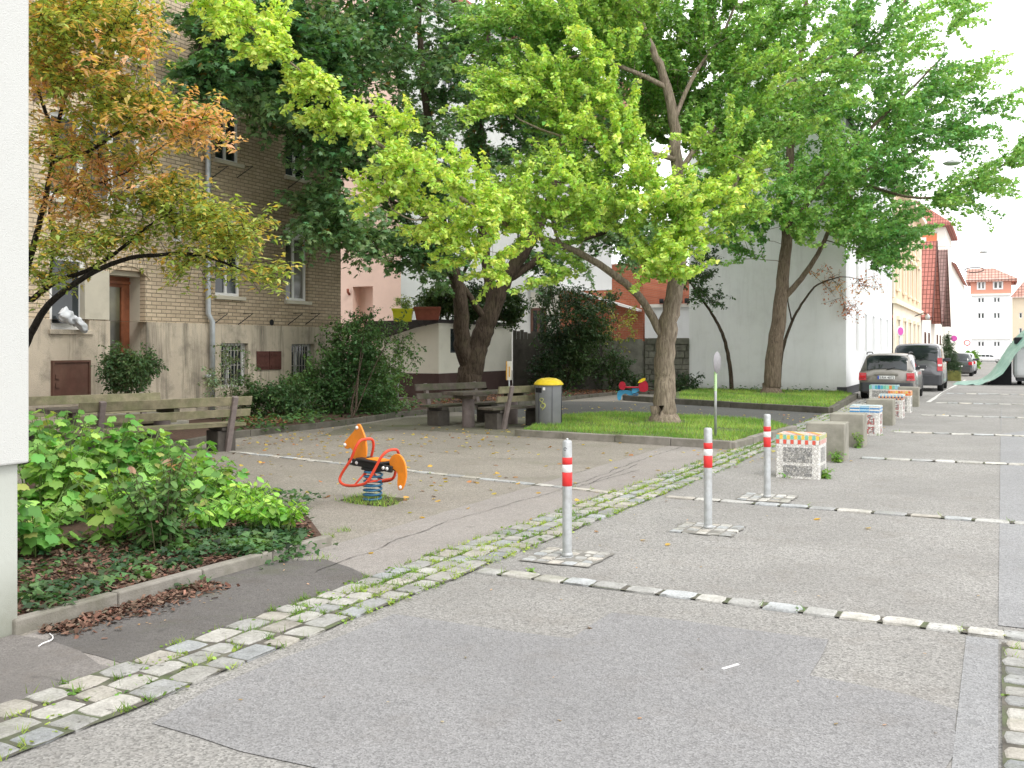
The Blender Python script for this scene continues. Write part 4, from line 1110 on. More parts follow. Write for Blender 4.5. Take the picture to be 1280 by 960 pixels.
wall(mb,'x',FV,124.2,172,-1,11.3,hol,-.15)
mb.add([(FV,124.2,-1),(-14,124.2,-1),(-14,124.2,11.3),(FV,124.2,11.3)],[(0,1,2,3)]); par(mb.build('wall', M['cream'], fixn=False), nw)
for h_ in hol[:12]: par(window(None,'x',FV,*h_,-.12,mull=(.5,)), nw)
mb = MB(); mb.add([(FV+.5,124,11.2),(FV+.5,172,11.2),(-9,172,14),(-9,124,14)],[(0,1,2,3)]); par(mb.build('roof', M['roof_red_x'], fixn=False), nw)
# far end of the street
fs_ = 186.0; gz = zg(fs_)
def XF(px): return PS(px,0,fs_)[0]
def ZF(py, px=1240): return PS(px,py,fs_)[1]
fh = empty('mansard_house', (XF(1240), fs_+6, gz), 0, 'white house with red mansard storey closing the far end of the street', 'building')
x0, x1 = XF(1214), XF(1263.5)
hol = [(XF(a),XF(a+3.4),ZF(q),ZF(p)) for a in (1222.5,1226.8,1242.2,1246.5) for (p,q) in ((372,378),(391,398),(427,433))]
mb = MB(); wall(mb,'y',fs_,x0,x1,gz-1,ZF(367),hol,.2); mb.add([(x1,fs_,gz-1),(x1,fs_+12,gz-1),(x1,fs_+12,ZF(367)),(x1,fs_,ZF(367))],[(0,1,2,3)])
par(mb.build('wall', M['wall_white'], fixn=False), fh)
for h_ in hol: par(window(None,'y',fs_,*h_,.15,fw=.08), fh)
mb = MB(); mb.box(x0-.1,x1+.1,fs_-.05,fs_+12,ZF(367)+.02,ZF(349)); par(mb.build('mansard_wall', M['hazed_red']), fh)
for (a,b) in ((1221,1232),(1241,1254)):
    par(window(None,'y',fs_-.07,XF(a),XF(b),ZF(362),ZF(351),-.05,mull=(.5,),fw=.25,glass='curtain_glass'), fh)
zr1 = ZF(349); zr2 = ZF(333)
mb = MB(); mb.add([(x0-.8,fs_-.8,zr1),(x1+1,fs_-.8,zr1),(x1-2.6,fs_+4,zr2),(x0-.8,fs_+4,zr2),(x1+1,fs_+12,zr1),(x1-2.6,fs_+9,zr2)],[(0,1,2,3),(1,4,5,2)]).box(x0-.8,x1+1,fs_-.8,fs_+12,zr1-.4,zr1-.02)
par(mb.build('roof', M['hazed_roof'], fixn=False), fh)
mb = MB(); mb.box(x0,x1,fs_-.25,fs_,ZF(367)-.3,ZF(367)).box(x0,x1,fs_-.15,fs_,ZF(424),ZF(422.5)); par(mb.build('cornice', M['cream']), fh)
bg = empty('beige_house', (XF(1275), fs_+6, gz), 0, 'beige house with red roof at the right edge of the far street end', 'building')
x0, x1 = x1+.2, XF(1330)
hol = [(XF(a),XF(a+4),ZF(q),ZF(p)) for a in (1274,1290,1306) for (p,q) in ((391,398),(410,417),(427,434))]
mb = MB(); wall(mb,'y',fs_+1,x0,x1,gz-1,ZF(372),hol,.2); par(mb.build('wall', M['beige'], fixn=False), bg)
for h_ in hol: par(window(None,'y',fs_+1,*h_,.15,fw=.1), bg)
mb = MB(); mb.add([(x0-.3,fs_+.4,ZF(372)),(x1,fs_+.4,ZF(372)),(x1-2,fs_+5,ZF(349)),(x0+2,fs_+5,ZF(349))],[(0,1,2,3)]).add([(x0-.3,fs_+.4,ZF(372)),(x0+2,fs_+5,ZF(349)),(x0-.3,fs_+10,ZF(372))],[(0,1,2)])
par(mb.build('roof', M['hazed_roof'], fixn=False), bg)

# ------------------------------------------------------------------ bollards
def bollard(i, loc, label):
    o = empty('bollard', loc, 0.3*i, label, 'bollard', 'red and white banded bollards')
    h = .925; r = .038
    mb = MB(); mb.lathe([(r,-.05),(r,h-.02),(r-.004,h-.006),(r-.012,h),(.001,h+.002)], 24); mb.build('post', M['galv'], o)
    for (z0,z1,m,nm) in ((.735,.79,'red','red_band'),(.675,.733,'white','white_band'),(.565,.673,'red','red_band')):
        mb = MB(); mb.lathe([(r+.0005,z0),(r+.0016,z0+.001),(r+.0016,z1-.001),(r+.0005,z1)], 24); mb.build(nm, M[m], o)
    mb = MB(); mb.lathe([(r+.001,.0),(r+.006,.004),(r+.006,.016),(r+.001,.03)], 24, (0,0,.013)); mb.build('collar', M['galv'], o)
    if i == 0:
        MB().lathe([(.010,0),(.010,.012),(.006,.016),(.001,.016)], 10, (0,0,h)).build('cap_bolt', M['galv'], o)
        MB().tube([Vector((.0,-r-.001,.858)) + Vector((.012*math.cos(t),-.003,.012*math.sin(t))) for t in np.linspace(0,5.2,9)], .002, 5).build('lock', M['ink'], o)
    return o
bollard(0, BOL[0], 'closest bollard, left of the other two, with a lock mark near its top')
bollard(1, BOL[1], 'middle bollard of the three, standing on a small square of setts')
bollard(2, BOL[2], 'farthest bollard, just left of the checkered mosaic block')

# ------------------------------------------------------------------ concrete and mosaic blocks
def cgrid(mb, C, x0,x1,z0,z1,nx,nz,cols,y, axis='y', top=False, y1=None):
    for i in range(nx):
        for j in range(nz):
            a = x0+(x1-x0)*i/nx; b = x0+(x1-x0)*(i+1)/nx; g = .003
            if top: p0 = y+(y1-y)*j/nz; p1 = y+(y1-y)*(j+1)/nz; vs = [(a+g,p0+g,z1),(b-g,p0+g,z1),(b-g,p1-g,z1),(a+g,p1-g,z1)]
            else:
                p0 = z0+(z1-z0)*j/nz; p1 = z0+(z1-z0)*(j+1)/nz
                vs = [(a+g,y,p0+g),(b-g,y,p0+g),(b-g,y,p1-g),(a+g,y,p1-g)] if axis=='y' else [(y,a+g,p0+g),(y,b-g,p0+g),(y,b-g,p1-g),(y,a+g,p1-g)]
            mb.add(vs, [(0,1,2,3)]); c = cols(i,j); C += [c]*4
def colored(mb, C, name, parent, mat='attr'):
    o = mb.build(name, M[mat], parent, fixn=False)
    at = o.data.attributes.new('Col','FLOAT_COLOR','POINT'); arr = np.ones((len(C),4),np.float32); arr[:,:3]=np.array(C); at.data.foreach_set('color',arr.ravel()); return o
GRN=(0.22,0.55,0.42); YEL=(0.85,0.58,0.10); RED=(0.72,0.12,0.08); WHT=(0.78,0.76,0.70); BLU=(0.05,0.25,0.55); LBL=(0.35,0.60,0.75); ORG=(0.82,0.30,0.07); NAV=(0.05,0.05,0.15); TEA=(0.10,0.45,0.50)
def block(s, kind, label, x=-2.28, w=.54, h=.55, d=.5, z=0):
    o = empty('seat_block', (x, s, z), random.gauss(0,.02), label, 'block', 'row of concrete and mosaic seat blocks along the street')
    hw, hd = w/2, d/2
    mb = MB(); mb.box(-hw,hw,-hd,hd,-.02,h)
    body = mb.build('body', M['concrete' if kind == 'plain' else 'mosaic_white'], o, .014)
    if kind == 'plain': return o
    e = .003; bandh = .12
    mb = MB(); C = []
    sets = {'checker': (12, 2, lambda i,j: [(RED,WHT),(GRN,YEL)][j][i%2], lambda i,j:[ORG,YEL,WHT,(0.8,.5,.45),WHT,(.8,.35,.3)][(i+j)%6]),
            'blue': (3, 4, lambda i,j: (BLU if j%2==0 else WHT) if i!=1 else (LBL if (j%2) else BLU), lambda i,j: WHT if j%2 else LBL),
            'dots': (14, 3, lambda i,j: [(ORG if i%2 else NAV),(NAV if i%2 else ORG),(LBL if i%2 else WHT)][j], lambda i,j: LBL if (i+j)%2 else WHT),
            'orange': (9, 2, lambda i,j: [ORG,(0.75,.16,.06),YEL,(0.85,.42,.2)][(i*3+j)%4], lambda i,j:[ORG,(.8,.4,.3),WHT][(i*2+j)%3]),
            'teal': (10, 1, lambda i,j: [GRN,LBL,TEA,BLU,TEA,GRN,(.3,.7,.5),ORG,GRN,LBL][i], lambda i,j: [GRN,LBL,WHT][(i+j)%3])}
    nx, nz, cf, ct = sets[kind]
    cgrid(mb, C, -hw, hw, h-bandh, h-.002, nx, nz, cf, -hd-e)
    cgrid(mb, C, -hd, hd, h-bandh, h-.002, nx, nz, cf, hw+e, 'x')
    cgrid(mb, C, -hw, hw, 0, h+e, nx, 6, ct, -hd, 'y', True, hd)
    colored(mb, C, 'tile_band', o)
    mb = MB(); m = {'checker':'mosaic_grey','blue':'mosaic_red','dots':'mosaic_red','orange':'mosaic_grey','teal':'mosaic_grey'}[kind]
    zz = h-bandh-.04
    for (z0,z1) in ((zz*.52, zz), (.03, zz*.42)):
        mb.add([(-hw+.09,-hd-e,z0),(hw-.09,-hd-e,z0),(hw-.09,-hd-e,z1),(-hw+.09,-hd-e,z1)],[(0,1,2,3)])
        mb.add([(hw+e,-hd+.09,z0),(hw+e,hd-.09,z0),(hw+e,hd-.09,z1),(hw+e,-hd+.09,z1)],[(0,1,2,3)])
    mb.build('mosaic_panel', M[m], o, fixn=False)
    return o
block(13.2,'checker','mosaic seat block with green, yellow and red checkered rim, closest of the row')
block(15.4,'plain','bare concrete block directly behind the checkered mosaic block')
block(17.7,'plain','bare concrete block directly in front of the blue-rimmed mosaic block')
block(20.2,'blue','mosaic seat block with blue and white striped rim')
block(22.9,'plain','bare concrete block behind the blue-rimmed mosaic block, mossy')
block(25.3,'dots','mosaic seat block with navy and orange dotted rim')
block(27.6,'orange','mosaic seat block with orange rim')
block(30.4,'plain','bare concrete block at the far end beside the estate car')
block(31.6,'teal','mosaic seat block with teal and green rim behind the orange one', x=-3.05, w=.8)

# ------------------------------------------------------------------ spring rider
a = G(465,628); 
sr = empty('spring_rider', a, 0, 'orange and red spring rider horse on a blue spring', 'spring rider'); sr.scale = (.9,.9,.93)
hd2 = Vector(c2w(-.80,.60)); sr.rotation_euler = (0, -.07, math.atan2(hd2.y, hd2.x))
pts = [Vector((.105*math.cos(t), .105*math.sin(t), .03 + .34*t/(2*PI*6.5))) for t in np.linspace(0, 2*PI*6.5, 160)]
MB().tube(pts, .0125, 8).build('spring', M['bluespring'], sr)
MB().box(-.12,.12,-.09,.09,.37,.40).build('mounting_plate', M['black'], sr, .004)
MB().lathe([(.001,0),(.13,0),(.13,.025),(.001,.025)],20).build('base_plate', M['black'], sr)
mb = MB(); mb.box(-.36,.36,-.085,-.045,.40,.475).box(-.36,.36,.045,.085,.40,.475).box(-.22,.20,-.12,.12,.476,.50)
mb.build('seat_board', M['black'], sr, .012)
MB().box(-.20,.05,-.09,.09,.501,.512).build('seat_inlay', M['orange'], sr, .003)
def plate_part(poly, nm, y0=-.012, y1=.012, mat='orange'):
    pl = crom([(p[0],0,p[1]) for p in poly], 4, True)
    return MB().prism([(p.x,p.z) for p in pl], y0, y1, 'y').build(nm, M[mat], sr, .004)
head = plate_part([(.20,.44),(.13,.53),(.15,.70),(.24,.85),(.30,.87),(.34,.80),(.44,.70),(.50,.64),(.51,.585),(.46,.56),(.40,.58),(.36,.55),(.34,.46)], 'head_panel')
tail = plate_part([(-.28,.45),(-.26,.53),(-.33,.60),(-.42,.60),(-.50,.52),(-.53,.38),(-.49,.24),(-.43,.21),(-.40,.28),(-.40,.38),(-.36,.42)], 'tail_panel')
for (x,z) in ((.30,.83),(.49,.605)):
    for s_ in (-1,1): MB().lathe([(.022,0),(.020,.012),(.001,.018)],12).build('bolt_cap', M['white'], head, loc=(x, s_*.012, z)).rotation_euler = (-s_*PI/2,0,0)
for s_ in (-1,1):
    b_ = MB().lathe([(.022,0),(.020,.012),(.001,.018)],12).build('bolt_cap', M['white'], tail, loc=(-.455, s_*.012, .245)); b_.rotation_euler = (-s_*PI/2,0,0)
    for x in (-.30,-.24,.20,.30): 
        b_ = MB().lathe([(.020,0),(.018,.012),(.001,.016)],12).build('bolt_cap', M['white'], sr, loc=(x, s_*.086, .44)); b_.rotation_euler = (-s_*PI/2,0,0)
# engraved face marks
MB().tube([(.27+.018*math.cos(t),-.0135,.69+.018*math.sin(t)) for t in np.linspace(0,2*PI,12)], .003,5).tube([(.20,-.0135,.76),(.25,-.0135,.75),(.29,-.0135,.76)],.003,5).tube([(.20,-.0135,.62),(.26,-.0135,.61)],.003,5).tube([(.42,-.0135,.62),(.46,-.0135,.61)],.003,5).build('face_marking', M['ink'], head)
loop = [(.15,-.10,.70),(.17,-.15,.62),(.22,-.17,.48),(.33,-.20,.30),(.33,-.22,.22),(.22,-.23,.19),(.02,-.23,.22),(-.12,-.22,.28),(-.20,-.18,.44),(-.25,-.15,.56),(-.28,-.09,.63)]
lp = loop + [(-.285,0,.645)] + [(x,-y,z) for (x,y,z) in reversed(loop)] + [(.145,0,.715)]
MB().tube(crom(lp,5,True), .0165, 10, closed=True).build('tube_frame', M['redtube'], sr)
MB().tube([(.08,-.23,.205),(.08,0,.385),(.08,.23,.205)], .012, 8).tube([(-.10,-.22,.27),(-.10,.22,.27)],.012,8).build('cross_tube', M['redtube'], sr)

# far spring rider behind the ginkgo trunk
a = G(787,501); fr_ = empty('spring_seesaw', a, 0, 'small red and blue spring rider behind the ginkgo trunk', 'spring rider'); fr_.scale = (.78,.78,.8)
fd = Vector(c2w(.97,-.25)); fr_.rotation_euler = (0,0,math.atan2(fd.y,fd.x))
MB().tube([Vector((.10*math.cos(t)+.25, .10*math.sin(t), .0 + .30*t/(2*PI*5))) for t in np.linspace(0,2*PI*5,90)], .016, 6).build('spring', M['bluespring'], fr_)
def pl2(poly, nm, mat, y):
    p_ = crom([(p[0],0,p[1]) for p in poly],4,True); return MB().prism([(p.x,p.z) for p in p_], y-.012, y+.012,'y').build(nm,M[mat],fr_)
pl2([(-.36,.46),(-.42,.60),(-.34,.74),(-.22,.74),(-.14,.62),(-.20,.44)],'head_panel','crimson',-.1); 
pl2([(.42,.40),(.38,.62),(.46,.76),(.62,.80),(.74,.66),(.74,.44),(.60,.36)],'tail_panel','crimson',-.1)
pl2([(.35,.70),(.45,.84),(.62,.90),(.64,.82),(.5,.74)],'crest_panel','yellow',-.12)
pl2([(-.48,.04),(-.50,.26),(-.40,.40),(.0,.40),(.14,.30),(.12,.04),(.02,.04),(-.04,.20),(-.18,.28),(-.32,.20),(-.36,.04)],'leg_panel','blue',.05)
pl2([(.10,.30),(.14,.52),(.34,.54),(.42,.44),(.30,.34)],'body_panel','blue',-.02)
MB().box(-.30,.62,-.10,.10,.50,.56).build('seat_board', M['crimson'], fr_, .01)

# ------------------------------------------------------------------ benches and tables
def bench(loc, rz, L, label, mat='wood_old', rail='wood_old'):
    """long side along x, sitter looks to +y"""
    o = empty('park_bench', loc, rz, label, 'bench', None)
    mb = MB()
    for i in range(3): mb.box(0, L, -.02+i*.155, .125+i*.155, .40+random.gauss(0,.002), .45)
    mb.build('seat', M[mat], o, .008)
    mb = MB()
    for (z0,z1,y) in ((.56,.68,-.13),(.74,.88,-.175)):
        n = 1; mb.add([(0,y,z0),(L,y,z0),(L,y-.03,z1),(0,y-.03,z1),(0,y+.045,z0),(L,y+.045,z0),(L,y+.015,z1),(0,y+.015,z1)],[(0,3,2,1),(4,5,6,7),(0,1,5,4),(3,7,6,2),(0,4,7,3),(1,2,6,5)])
    mb.build('backrest', M[rail], o, .006)
    for x in (.32, L-.32):
        MB().bar((x,.02,.0),(x,-.225,.885),.09,.075).build('post', M['wood_post'], o, .01)
        MB().box(x-.16,x+.16,.03,.40,-.02,.33).box(x-.1,x+.1,.0,.44,.33,.398).build('support', M['conc_dark'], o, .015)
    return o
def table(loc, rz, L, label, sup='conc_post', mat='wood_dark'):
    o = empty('picnic_table', loc, rz, label, 'table')
    mb = MB()
    for i in range(4): mb.box(0, L, -.32+i*.162, -.17+i*.162, .68+random.gauss(0,.003), .75)
    mb.build('tabletop', M[mat], o, .01)
    MB().box(.3,.4,-.3,.3,.60,.677).box(L-.4,L-.3,-.3,.3,.60,.677).build('batten', M[mat], o)
    for x in (.45, L-.45): MB().cyl(x,0,-.02,.60,.13,18).build('support', M[sup], o, .01)
    return o
def cdir(dx, dy): a, b = c2w(dx, dy); return math.atan2(b, a)
d1 = (.695,.719); n1 = (-.719,.695); A1 = cdir(*d1)
def cp(X, Y): a, b = c2w(X, Y); return (a, b, 0)
# group beside the plant bed
R0 = (-4.42-.55*.695-0*.7, 16.05-.55*.719)
L1 = 2.75; b0 = (-4.30-L1*.695, 16.15-L1*.719)
bench(cp(*b0), A1, L1, 'weathered plank bench seen from behind next to the large-leaved plants')
t0 = (b0[0]+n1[0]*.95-d1[0]*.05, b0[1]+n1[1]*.95-d1[1]*.05)
table(cp(*t0), A1, 2.3, 'weathered picnic table between the two benches by the plant bed')
e0 = (b0[0]+n1[0]*1.95+d1[0]*2.35, b0[1]+n1[1]*1.95+d1[1]*2.35)
bench(cp(*e0), A1+PI, 2.75, 'weathered bench with its back to the old brick building, behind the picnic table')
# group under the dark tree
T0 = (-1.22, 20.45)
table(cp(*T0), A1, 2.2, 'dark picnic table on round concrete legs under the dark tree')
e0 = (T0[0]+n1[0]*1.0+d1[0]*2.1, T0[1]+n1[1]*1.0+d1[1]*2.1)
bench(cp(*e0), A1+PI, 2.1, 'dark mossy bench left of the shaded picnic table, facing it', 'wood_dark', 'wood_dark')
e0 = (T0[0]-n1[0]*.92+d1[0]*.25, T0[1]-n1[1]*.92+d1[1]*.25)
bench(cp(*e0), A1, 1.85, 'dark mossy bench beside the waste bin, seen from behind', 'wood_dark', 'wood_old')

# ------------------------------------------------------------------ waste bin
bn = empty('waste_bin', (*c2w(.745, 20.35), 0.10), cdir(1,0), 'grey round waste bin with yellow domed lid at the lawn corner', 'waste bin')
mb = MB(); mb.lathe([(.255,.0),(.265,.03),(.275,.78),(.27,.80)], 36); b_ = mb.build('body', M['bin'], bn)
mb = MB()
for a in (-1.35,-2.4,-.35,.9,2.2): mb.box(-.006,.006,-.004,.004,.04,.78, M=Matrix.Rotation(a,4,'Z')@Matrix.Translation((.274,0,0)))
mb.build('seam', M['ink'], b_)
MB().lathe([(.30,.80),(.305,.815),(.29,.84),(.24,.895),(.15,.935),(.001,.95)], 36).build('lid', M['yellow'], bn)
m_ = Matrix.Rotation(-2.45,4,'Z')@Matrix.Translation((.262,0,.70))
MB().box(-.01,.02,-.085,.085,-.05,.05,M=m_).build('opening', M['dark_in'], bn, .012)
gp = [(.0,.46),(.03,.52),(-.02,.54),(-.05,.50),(.02,.44),(.06,.40),(.03,.34),(-.03,.36),(-.02,.42),(.05,.44),(.07,.38),(.0,.30)]
mb = MB(); mb.tube([Matrix.Rotation(-2.1+x/.27,4,'Z')@Vector((.279,0,z)) for (x,z) in [(p.x,p.y) for p in crom([(x,z,0) for x,z in gp],4)]], .006, 5); mb.build('graffiti', simple('graffiti_yellow', (0.5,0.52,0.15), .6, .05), bn)
m_ = Matrix.Rotation(-1.95,4,'Z')@Matrix.Translation((.277,0,.73)); MB().box(-.002,.003,-.025,.025,-.03,.03,M=m_).build('sticker', M['white'], bn)

# ------------------------------------------------------------------ small signs
a = G(893,552); 
sg = empty('round_sign', (*c2w(3.54,17.4), .1), 0, 'small round sign seen almost edge-on on a thin post with green sticker', 'sign')
MB().cyl(0,0,0,1.30,.024,12).build('post', M['galv'], sg)
fdir = Vector((*c2w(1.0,-.60),0)).normalized(); rz_ = math.atan2(fdir.y,fdir.x)
m_ = Matrix.Rotation(rz_,4,'Z')@Matrix.Translation((.03,0,1.30))@Matrix.Rotation(PI/2,4,'Y')
MB().lathe([(.001,-.004),(.185,-.004),(.19,0),(.185,.004),(.001,.004)],28,M=m_).build('disc', M['sign_grey'], sg)
st_ = MB().lathe([(.0255,.80),(.0255,1.14)],12).build('sticker', M['sticker_g'], sg)
mb = MB()
for i in range(9): mb.add([(.0262*math.cos(-1.9+t), .0262*math.sin(-1.9+t), .83+i*.032+dz) for (t,dz) in ((-.5,0),(.35,0),(.35,.012),(-.5,.012))],[(0,1,2,3)])
mb.build('print', M['ink'], st_, fixn=False)
sg = empty('post_sign', (*c2w(-.07,24.3), 0), 0, 'thin post with small white and orange panel behind the shaded benches', 'sign')
MB().cyl(0,0,0,1.3,.018,8).build('post', M['galv'], sg)
m_ = Matrix.Rotation(cdir(1,-.35),4,'Z'); MB().box(-.07,.07,-.02,-.012,.87,1.33,M=m_).build('panel', M['cream'], sg); MB().box(-.07,-.04,-.03,-.021,.87,1.33,M=m_).box(.0,.03,-.03,-.021,.95,1.2,M=m_).build('panel_stripe', M['sign_orange'], sg)
sg = empty('notice_board', (*c2w(-3.25,27.2), 0.1), cdir(1,0), 'small pale notice board on two legs at the edge of the big bush', 'sign')
MB().box(-.17,.17,-.01,.01,.62,.90).build('board', M['grey_white'], sg, .003)
for x in (-.15,.15): MB().cyl(x,.02,0,.9,.015,8).build('leg', M['galv'], sg)
def round_sign(loc, face, ring, label, r=.30, h=2.1, post=True):
    o = empty('traffic_sign', loc, 0, label, 'sign')
    if post: MB().cyl(0,.05,0,h+r,.03,10).build('post', M['galv'], o)
    m_ = Matrix.Translation((0,0,h))@Matrix.Rotation(PI/2,4,'X')
    MB().lathe([(.001,.0),(r*.78,.0)],24,M=m_).build('face', M[face], o, fixn=False, loc=(0,-.012,0))
    MB().lathe([(r*.74,.012),(r,.012),(r,0),(.001,0)],24,M=m_).build('ring', M[ring], o, loc=(0,0,0))
    return o
def at_px(px, v): k=(px-CX)/F; Y=v/(CS*k-SN); a,b=c2w(k*Y,Y); return a,b,Y
a_, b_, Y_ = at_px(1209,-2.9); z_ = H-(428.5-CY)/F*Y_
round_sign((a_,b_,zg(b_)),'wall_white','red','round white sign with red ring far down the street', .33, z_-zg(b_))
a_, b_, Y_ = at_px(1192.5,-3.6); z_ = H-(423-CY)/F*Y_
round_sign((a_,b_,zg(b_)),'sign_pink','sign_pink','round magenta-looking sign above the conifer', .27, z_-zg(b_))
a_, b_, Y_ = at_px(1125.5,FV+.35); z_ = H-(414-CY)/F*Y_
o = round_sign((a_,b_,zg(b_)),'sign_pink','wall_white','round pink sign on white plate in front of the ochre house', .27, z_-zg(b_)); o.rotation_euler=(0,0,.95)
o = empty('street_lamp', (FV+.15,66.3,0), 0, 'small lantern on the wall of the ochre house', 'lamp')
z_ = 3.6; MB().tube([(0,0,z_),(.5,0,z_+.2),(.75,0,z_+.1)],.03,6).build('arm',M['iron'],o); MB().lathe([(.03,.15),(.15,.0),(.11,-.2),(.03,-.22)],10,(.75,0,z_)).build('lantern',M['galv'],o)
for (px,py,Y,lab) in ((1190,203,29,'street lamp hanging on a wire over the street, the nearer of two'),(1229.5,314.5,56,'far street lamp hanging on a wire, a pale speck in the sky')):
    p_ = P(px,py,Y); o = empty('hanging_lamp', p_, 0, lab, 'lamp', 'lamps hung over the street')
    MB().lathe([(.001,.06),(.10,.055),(.24,.0),(.26,-.02),(.18,-.07),(.001,-.09)],18).build('lamp_shade', M['galv'], o)
    MB().tube([(-3.6,10 if Y<40 else .5,.55),(0,0,.20),(7,-.5,.9)],.006,4).tube([(0,0,.05),(0,0,.21)],.01,4).build('wire', M['iron'], o)
a_, b_, Y_ = at_px(1196,FV+.1); z_ = H-(337-CY)/F*Y_
o = empty('wall_lamp', (a_,b_,z_), 0, 'dark ring shaped wall lamp on the pale narrow house', 'lamp')
MB().tube([(0,0,0),(1.0,0,.1)],.06,6).build('arm',M['zinc'],o); MB().tube([(2.0+1.1*math.cos(t),0.3*math.sin(t),-.1+.32*math.sin(t)) for t in np.linspace(0,2*PI,20)[:-1]],.06,6,closed=True).build('ring',M['iron'],o)

# ------------------------------------------------------------------ cars
def car(name, label, loc, rz, spec, paint, group=None):
    """rear at y=0, front at y=L; built from side rails"""
    o = empty(name, loc, rz, label, 'car', group)
    L, Wd, Ht = spec['L'], spec['W'], spec['H']; hw = Wd/2
    # stations: (y, z_sill, z_belt, z_roof, half width low, half width belt, half width roof)
    st = spec['st']
    mb = MB(); ring = []
    for (y, zs, zb, zr, wl, wb, wr) in st:
        cabin = zr > zb + .02
        pts = [(0,zs),(wl*.80,zs),(wl,zs+.07),(wl*1.0,zs+.25),(wb,(zs+zb)/2+.08),(wb*.985,zb-.04),(wb*.955,zb)]
        if cabin: pts += [(wr*1.02,zr-.16),(wr*.97,zr-.07),(wr*.85,zr-.015),(wr*.5,zr+.012),(0,zr+.02)]
        else: pts += [(wb*.90,zb+.005),(wb*.8,zb+.01),(wb*.6,zb+.015),(wb*.3,zb+.02),(0,zb+.02)]
        ring.append([(x*hw,y,z) for x,z in pts])
    n = len(ring[0]); vs = []
    for r in ring: vs += r
    for r in ring: vs += [(-x,y,z) for x,y,z in r]
    K = len(ring); fs = []
    for side in (0,1):
        b = side*K*n
        for i in range(K-1):
            for j in range(n-1): fs.append((b+i*n+j, b+i*n+j+1, b+(i+1)*n+j+1, b+(i+1)*n+j))
    for i in (0,K-1): fs.append(tuple([i*n+j for j in range(n)]+[K*n+i*n+j for j in reversed(range(n))]))
    mb.add(vs, fs, 0, True)
    body = mb.build('body', M[paint], o)
    def rail(i, j): return Vector(ring[i][j])
    # side windows: between belt point 6 and roof point 7
    for sx in (1,-1):
        for (i0,i1) in spec['side']:
            a,b,c,d = rail(i0,6),rail(i1,6),rail(i1,7),rail(i0,7)
            ce=(a+b+c+d)/4; q=[ce+(p-ce)*.88+Vector((.012,0,0)) for p in (a,b,c,d)]
            MB().add([(p.x*sx,p.y,p.z) for p in q],[(0,1,2,3)]).build('side_window', M['glass'], o, fixn=False)
    # rear window and windscreen
    for (i0,i1,nm) in ((spec['rear'][0],spec['rear'][1],'rear_window'),(spec['front'][0],spec['front'][1],'windscreen')):
        a = rail(i0,6); sgn = -1 if nm=='rear_window' else 1
        rows=[]; ids=list(range(i0,i1+1)) if i1>i0 else list(range(i0,i1-1,-1)); nI=len(ids)-1
        for t in (0.04,.10,.3,.5,.75,.92,.97):
            u=t*nI; k0=min(int(u),nI-1); fr=u-k0
            half=[rail(ids[k0],j)*(1-fr)+rail(ids[k0+1],j)*fr for j in (8,9,10,11)]
            sx_=.90 if t in (.04,.97) else .965
            row=[Vector((-p.x*sx_,p.y,p.z)) for p in half]+[Vector((p.x*sx_,p.y,p.z)) for p in reversed(half[:-1])]
            rows.append([p+Vector((0,sgn*.016,.009)) for p in row])
        v=[p for r in rows for p in r]; f=[(r*7+c,r*7+c+1,r*7+c+8,r*7+c+7) for r in range(6) for c in range(6)]
        g_ = MB().add(v,f,0,True).build(nm, M['glass'], o, fixn=False)
        if nm=='rear_window' and spec.get('wiper'): MB().tube([(0,a.y-.03,a.z+.03),(.25,a.y-.0,a.z+.12)],.012,5).build('wiper',M['black'],g_)
    for sx in (1,-1):
        for yy in spec['wheels']:
            w = empty('wheel', (sx*(hw-.11), yy, spec['wr'])); w.parent = o
            r=spec['wr']; m_=Matrix.Rotation(PI/2,4,'Y')
            MB().lathe([(r*.62,-.10),(r*.93,-.105),(r,-.08),(r,.08),(r*.93,.105),(r*.62,.10)],28,M=m_).build('tyre',M['tyre'],w)
            MB().lathe([(r*.63,-.09),(r*.60,.06),(r*.2,.075),(.001,.08),(.001,-.08),(r*.63,-.09)],14,M=m_ if sx>0 else Matrix.Rotation(-PI/2,4,'Y')).build('rim',M['rim'],w)
            MB().tube([Vector((sx*.085, (r+.03)*math.cos(t), (r+.03)*math.sin(t))) for t in np.linspace(-.15,PI+.15,14)],.035,5).build('wheel_arch',M['bumper'],w)
    # bumper, lights, plate
    zs = st[0][1]; bw=hw*st[0][5]
    mb=MB(); bp=[(-bw*1.0,.30),(-bw*1.0,.02),(-bw*.9,-.07),(-bw*.5,-.10),(bw*.5,-.10),(bw*.9,-.07),(bw*1.0,.02),(bw*1.0,.30),(bw*.9,.30),(-bw*.9,.30)]
    mb.prism(bp, zs-.02, spec['bz'],'z'); mb.build('bumper',M['bumper'] if not spec.get('pb') else M[paint],o,.02)
    for sx in (1,-1):
        x0,x1,z0,z1 = spec['tl']
        vs=[(sx*x0,-.035,z0),(sx*x1,-.012,z0),(sx*(x1+.012),.16,z0),(sx*x0,-.03,z1),(sx*x1*.985,-.004,z1),(sx*(x1*.985+.008),.14,z1)]
        t_ = MB().add(vs,[(0,1,4,3),(1,2,5,4),(0,3,5,2)]).build('tail_light',M['taillight'],o,.004)
        zm_ = z0+(z1-z0)*.42
        MB().box(min(sx*(x0+.02),sx*(x1-.02)),max(sx*(x0+.02),sx*(x1-.02)),-.046,-.036,zm_-.03,zm_+.05).build('lamp_lens',M['lamp_white' if spec.get('wl') else 'taillight'],t_,.004)
        MB().bar((sx*(hw*.93),spec['mir'],st[2][2]+.08),(sx*(hw+.16),spec['mir']+.02,st[2][2]+.08),.10,.13).build('mirror',M['bumper'],o,.02)
    py_=-.045; pz=spec['pz']
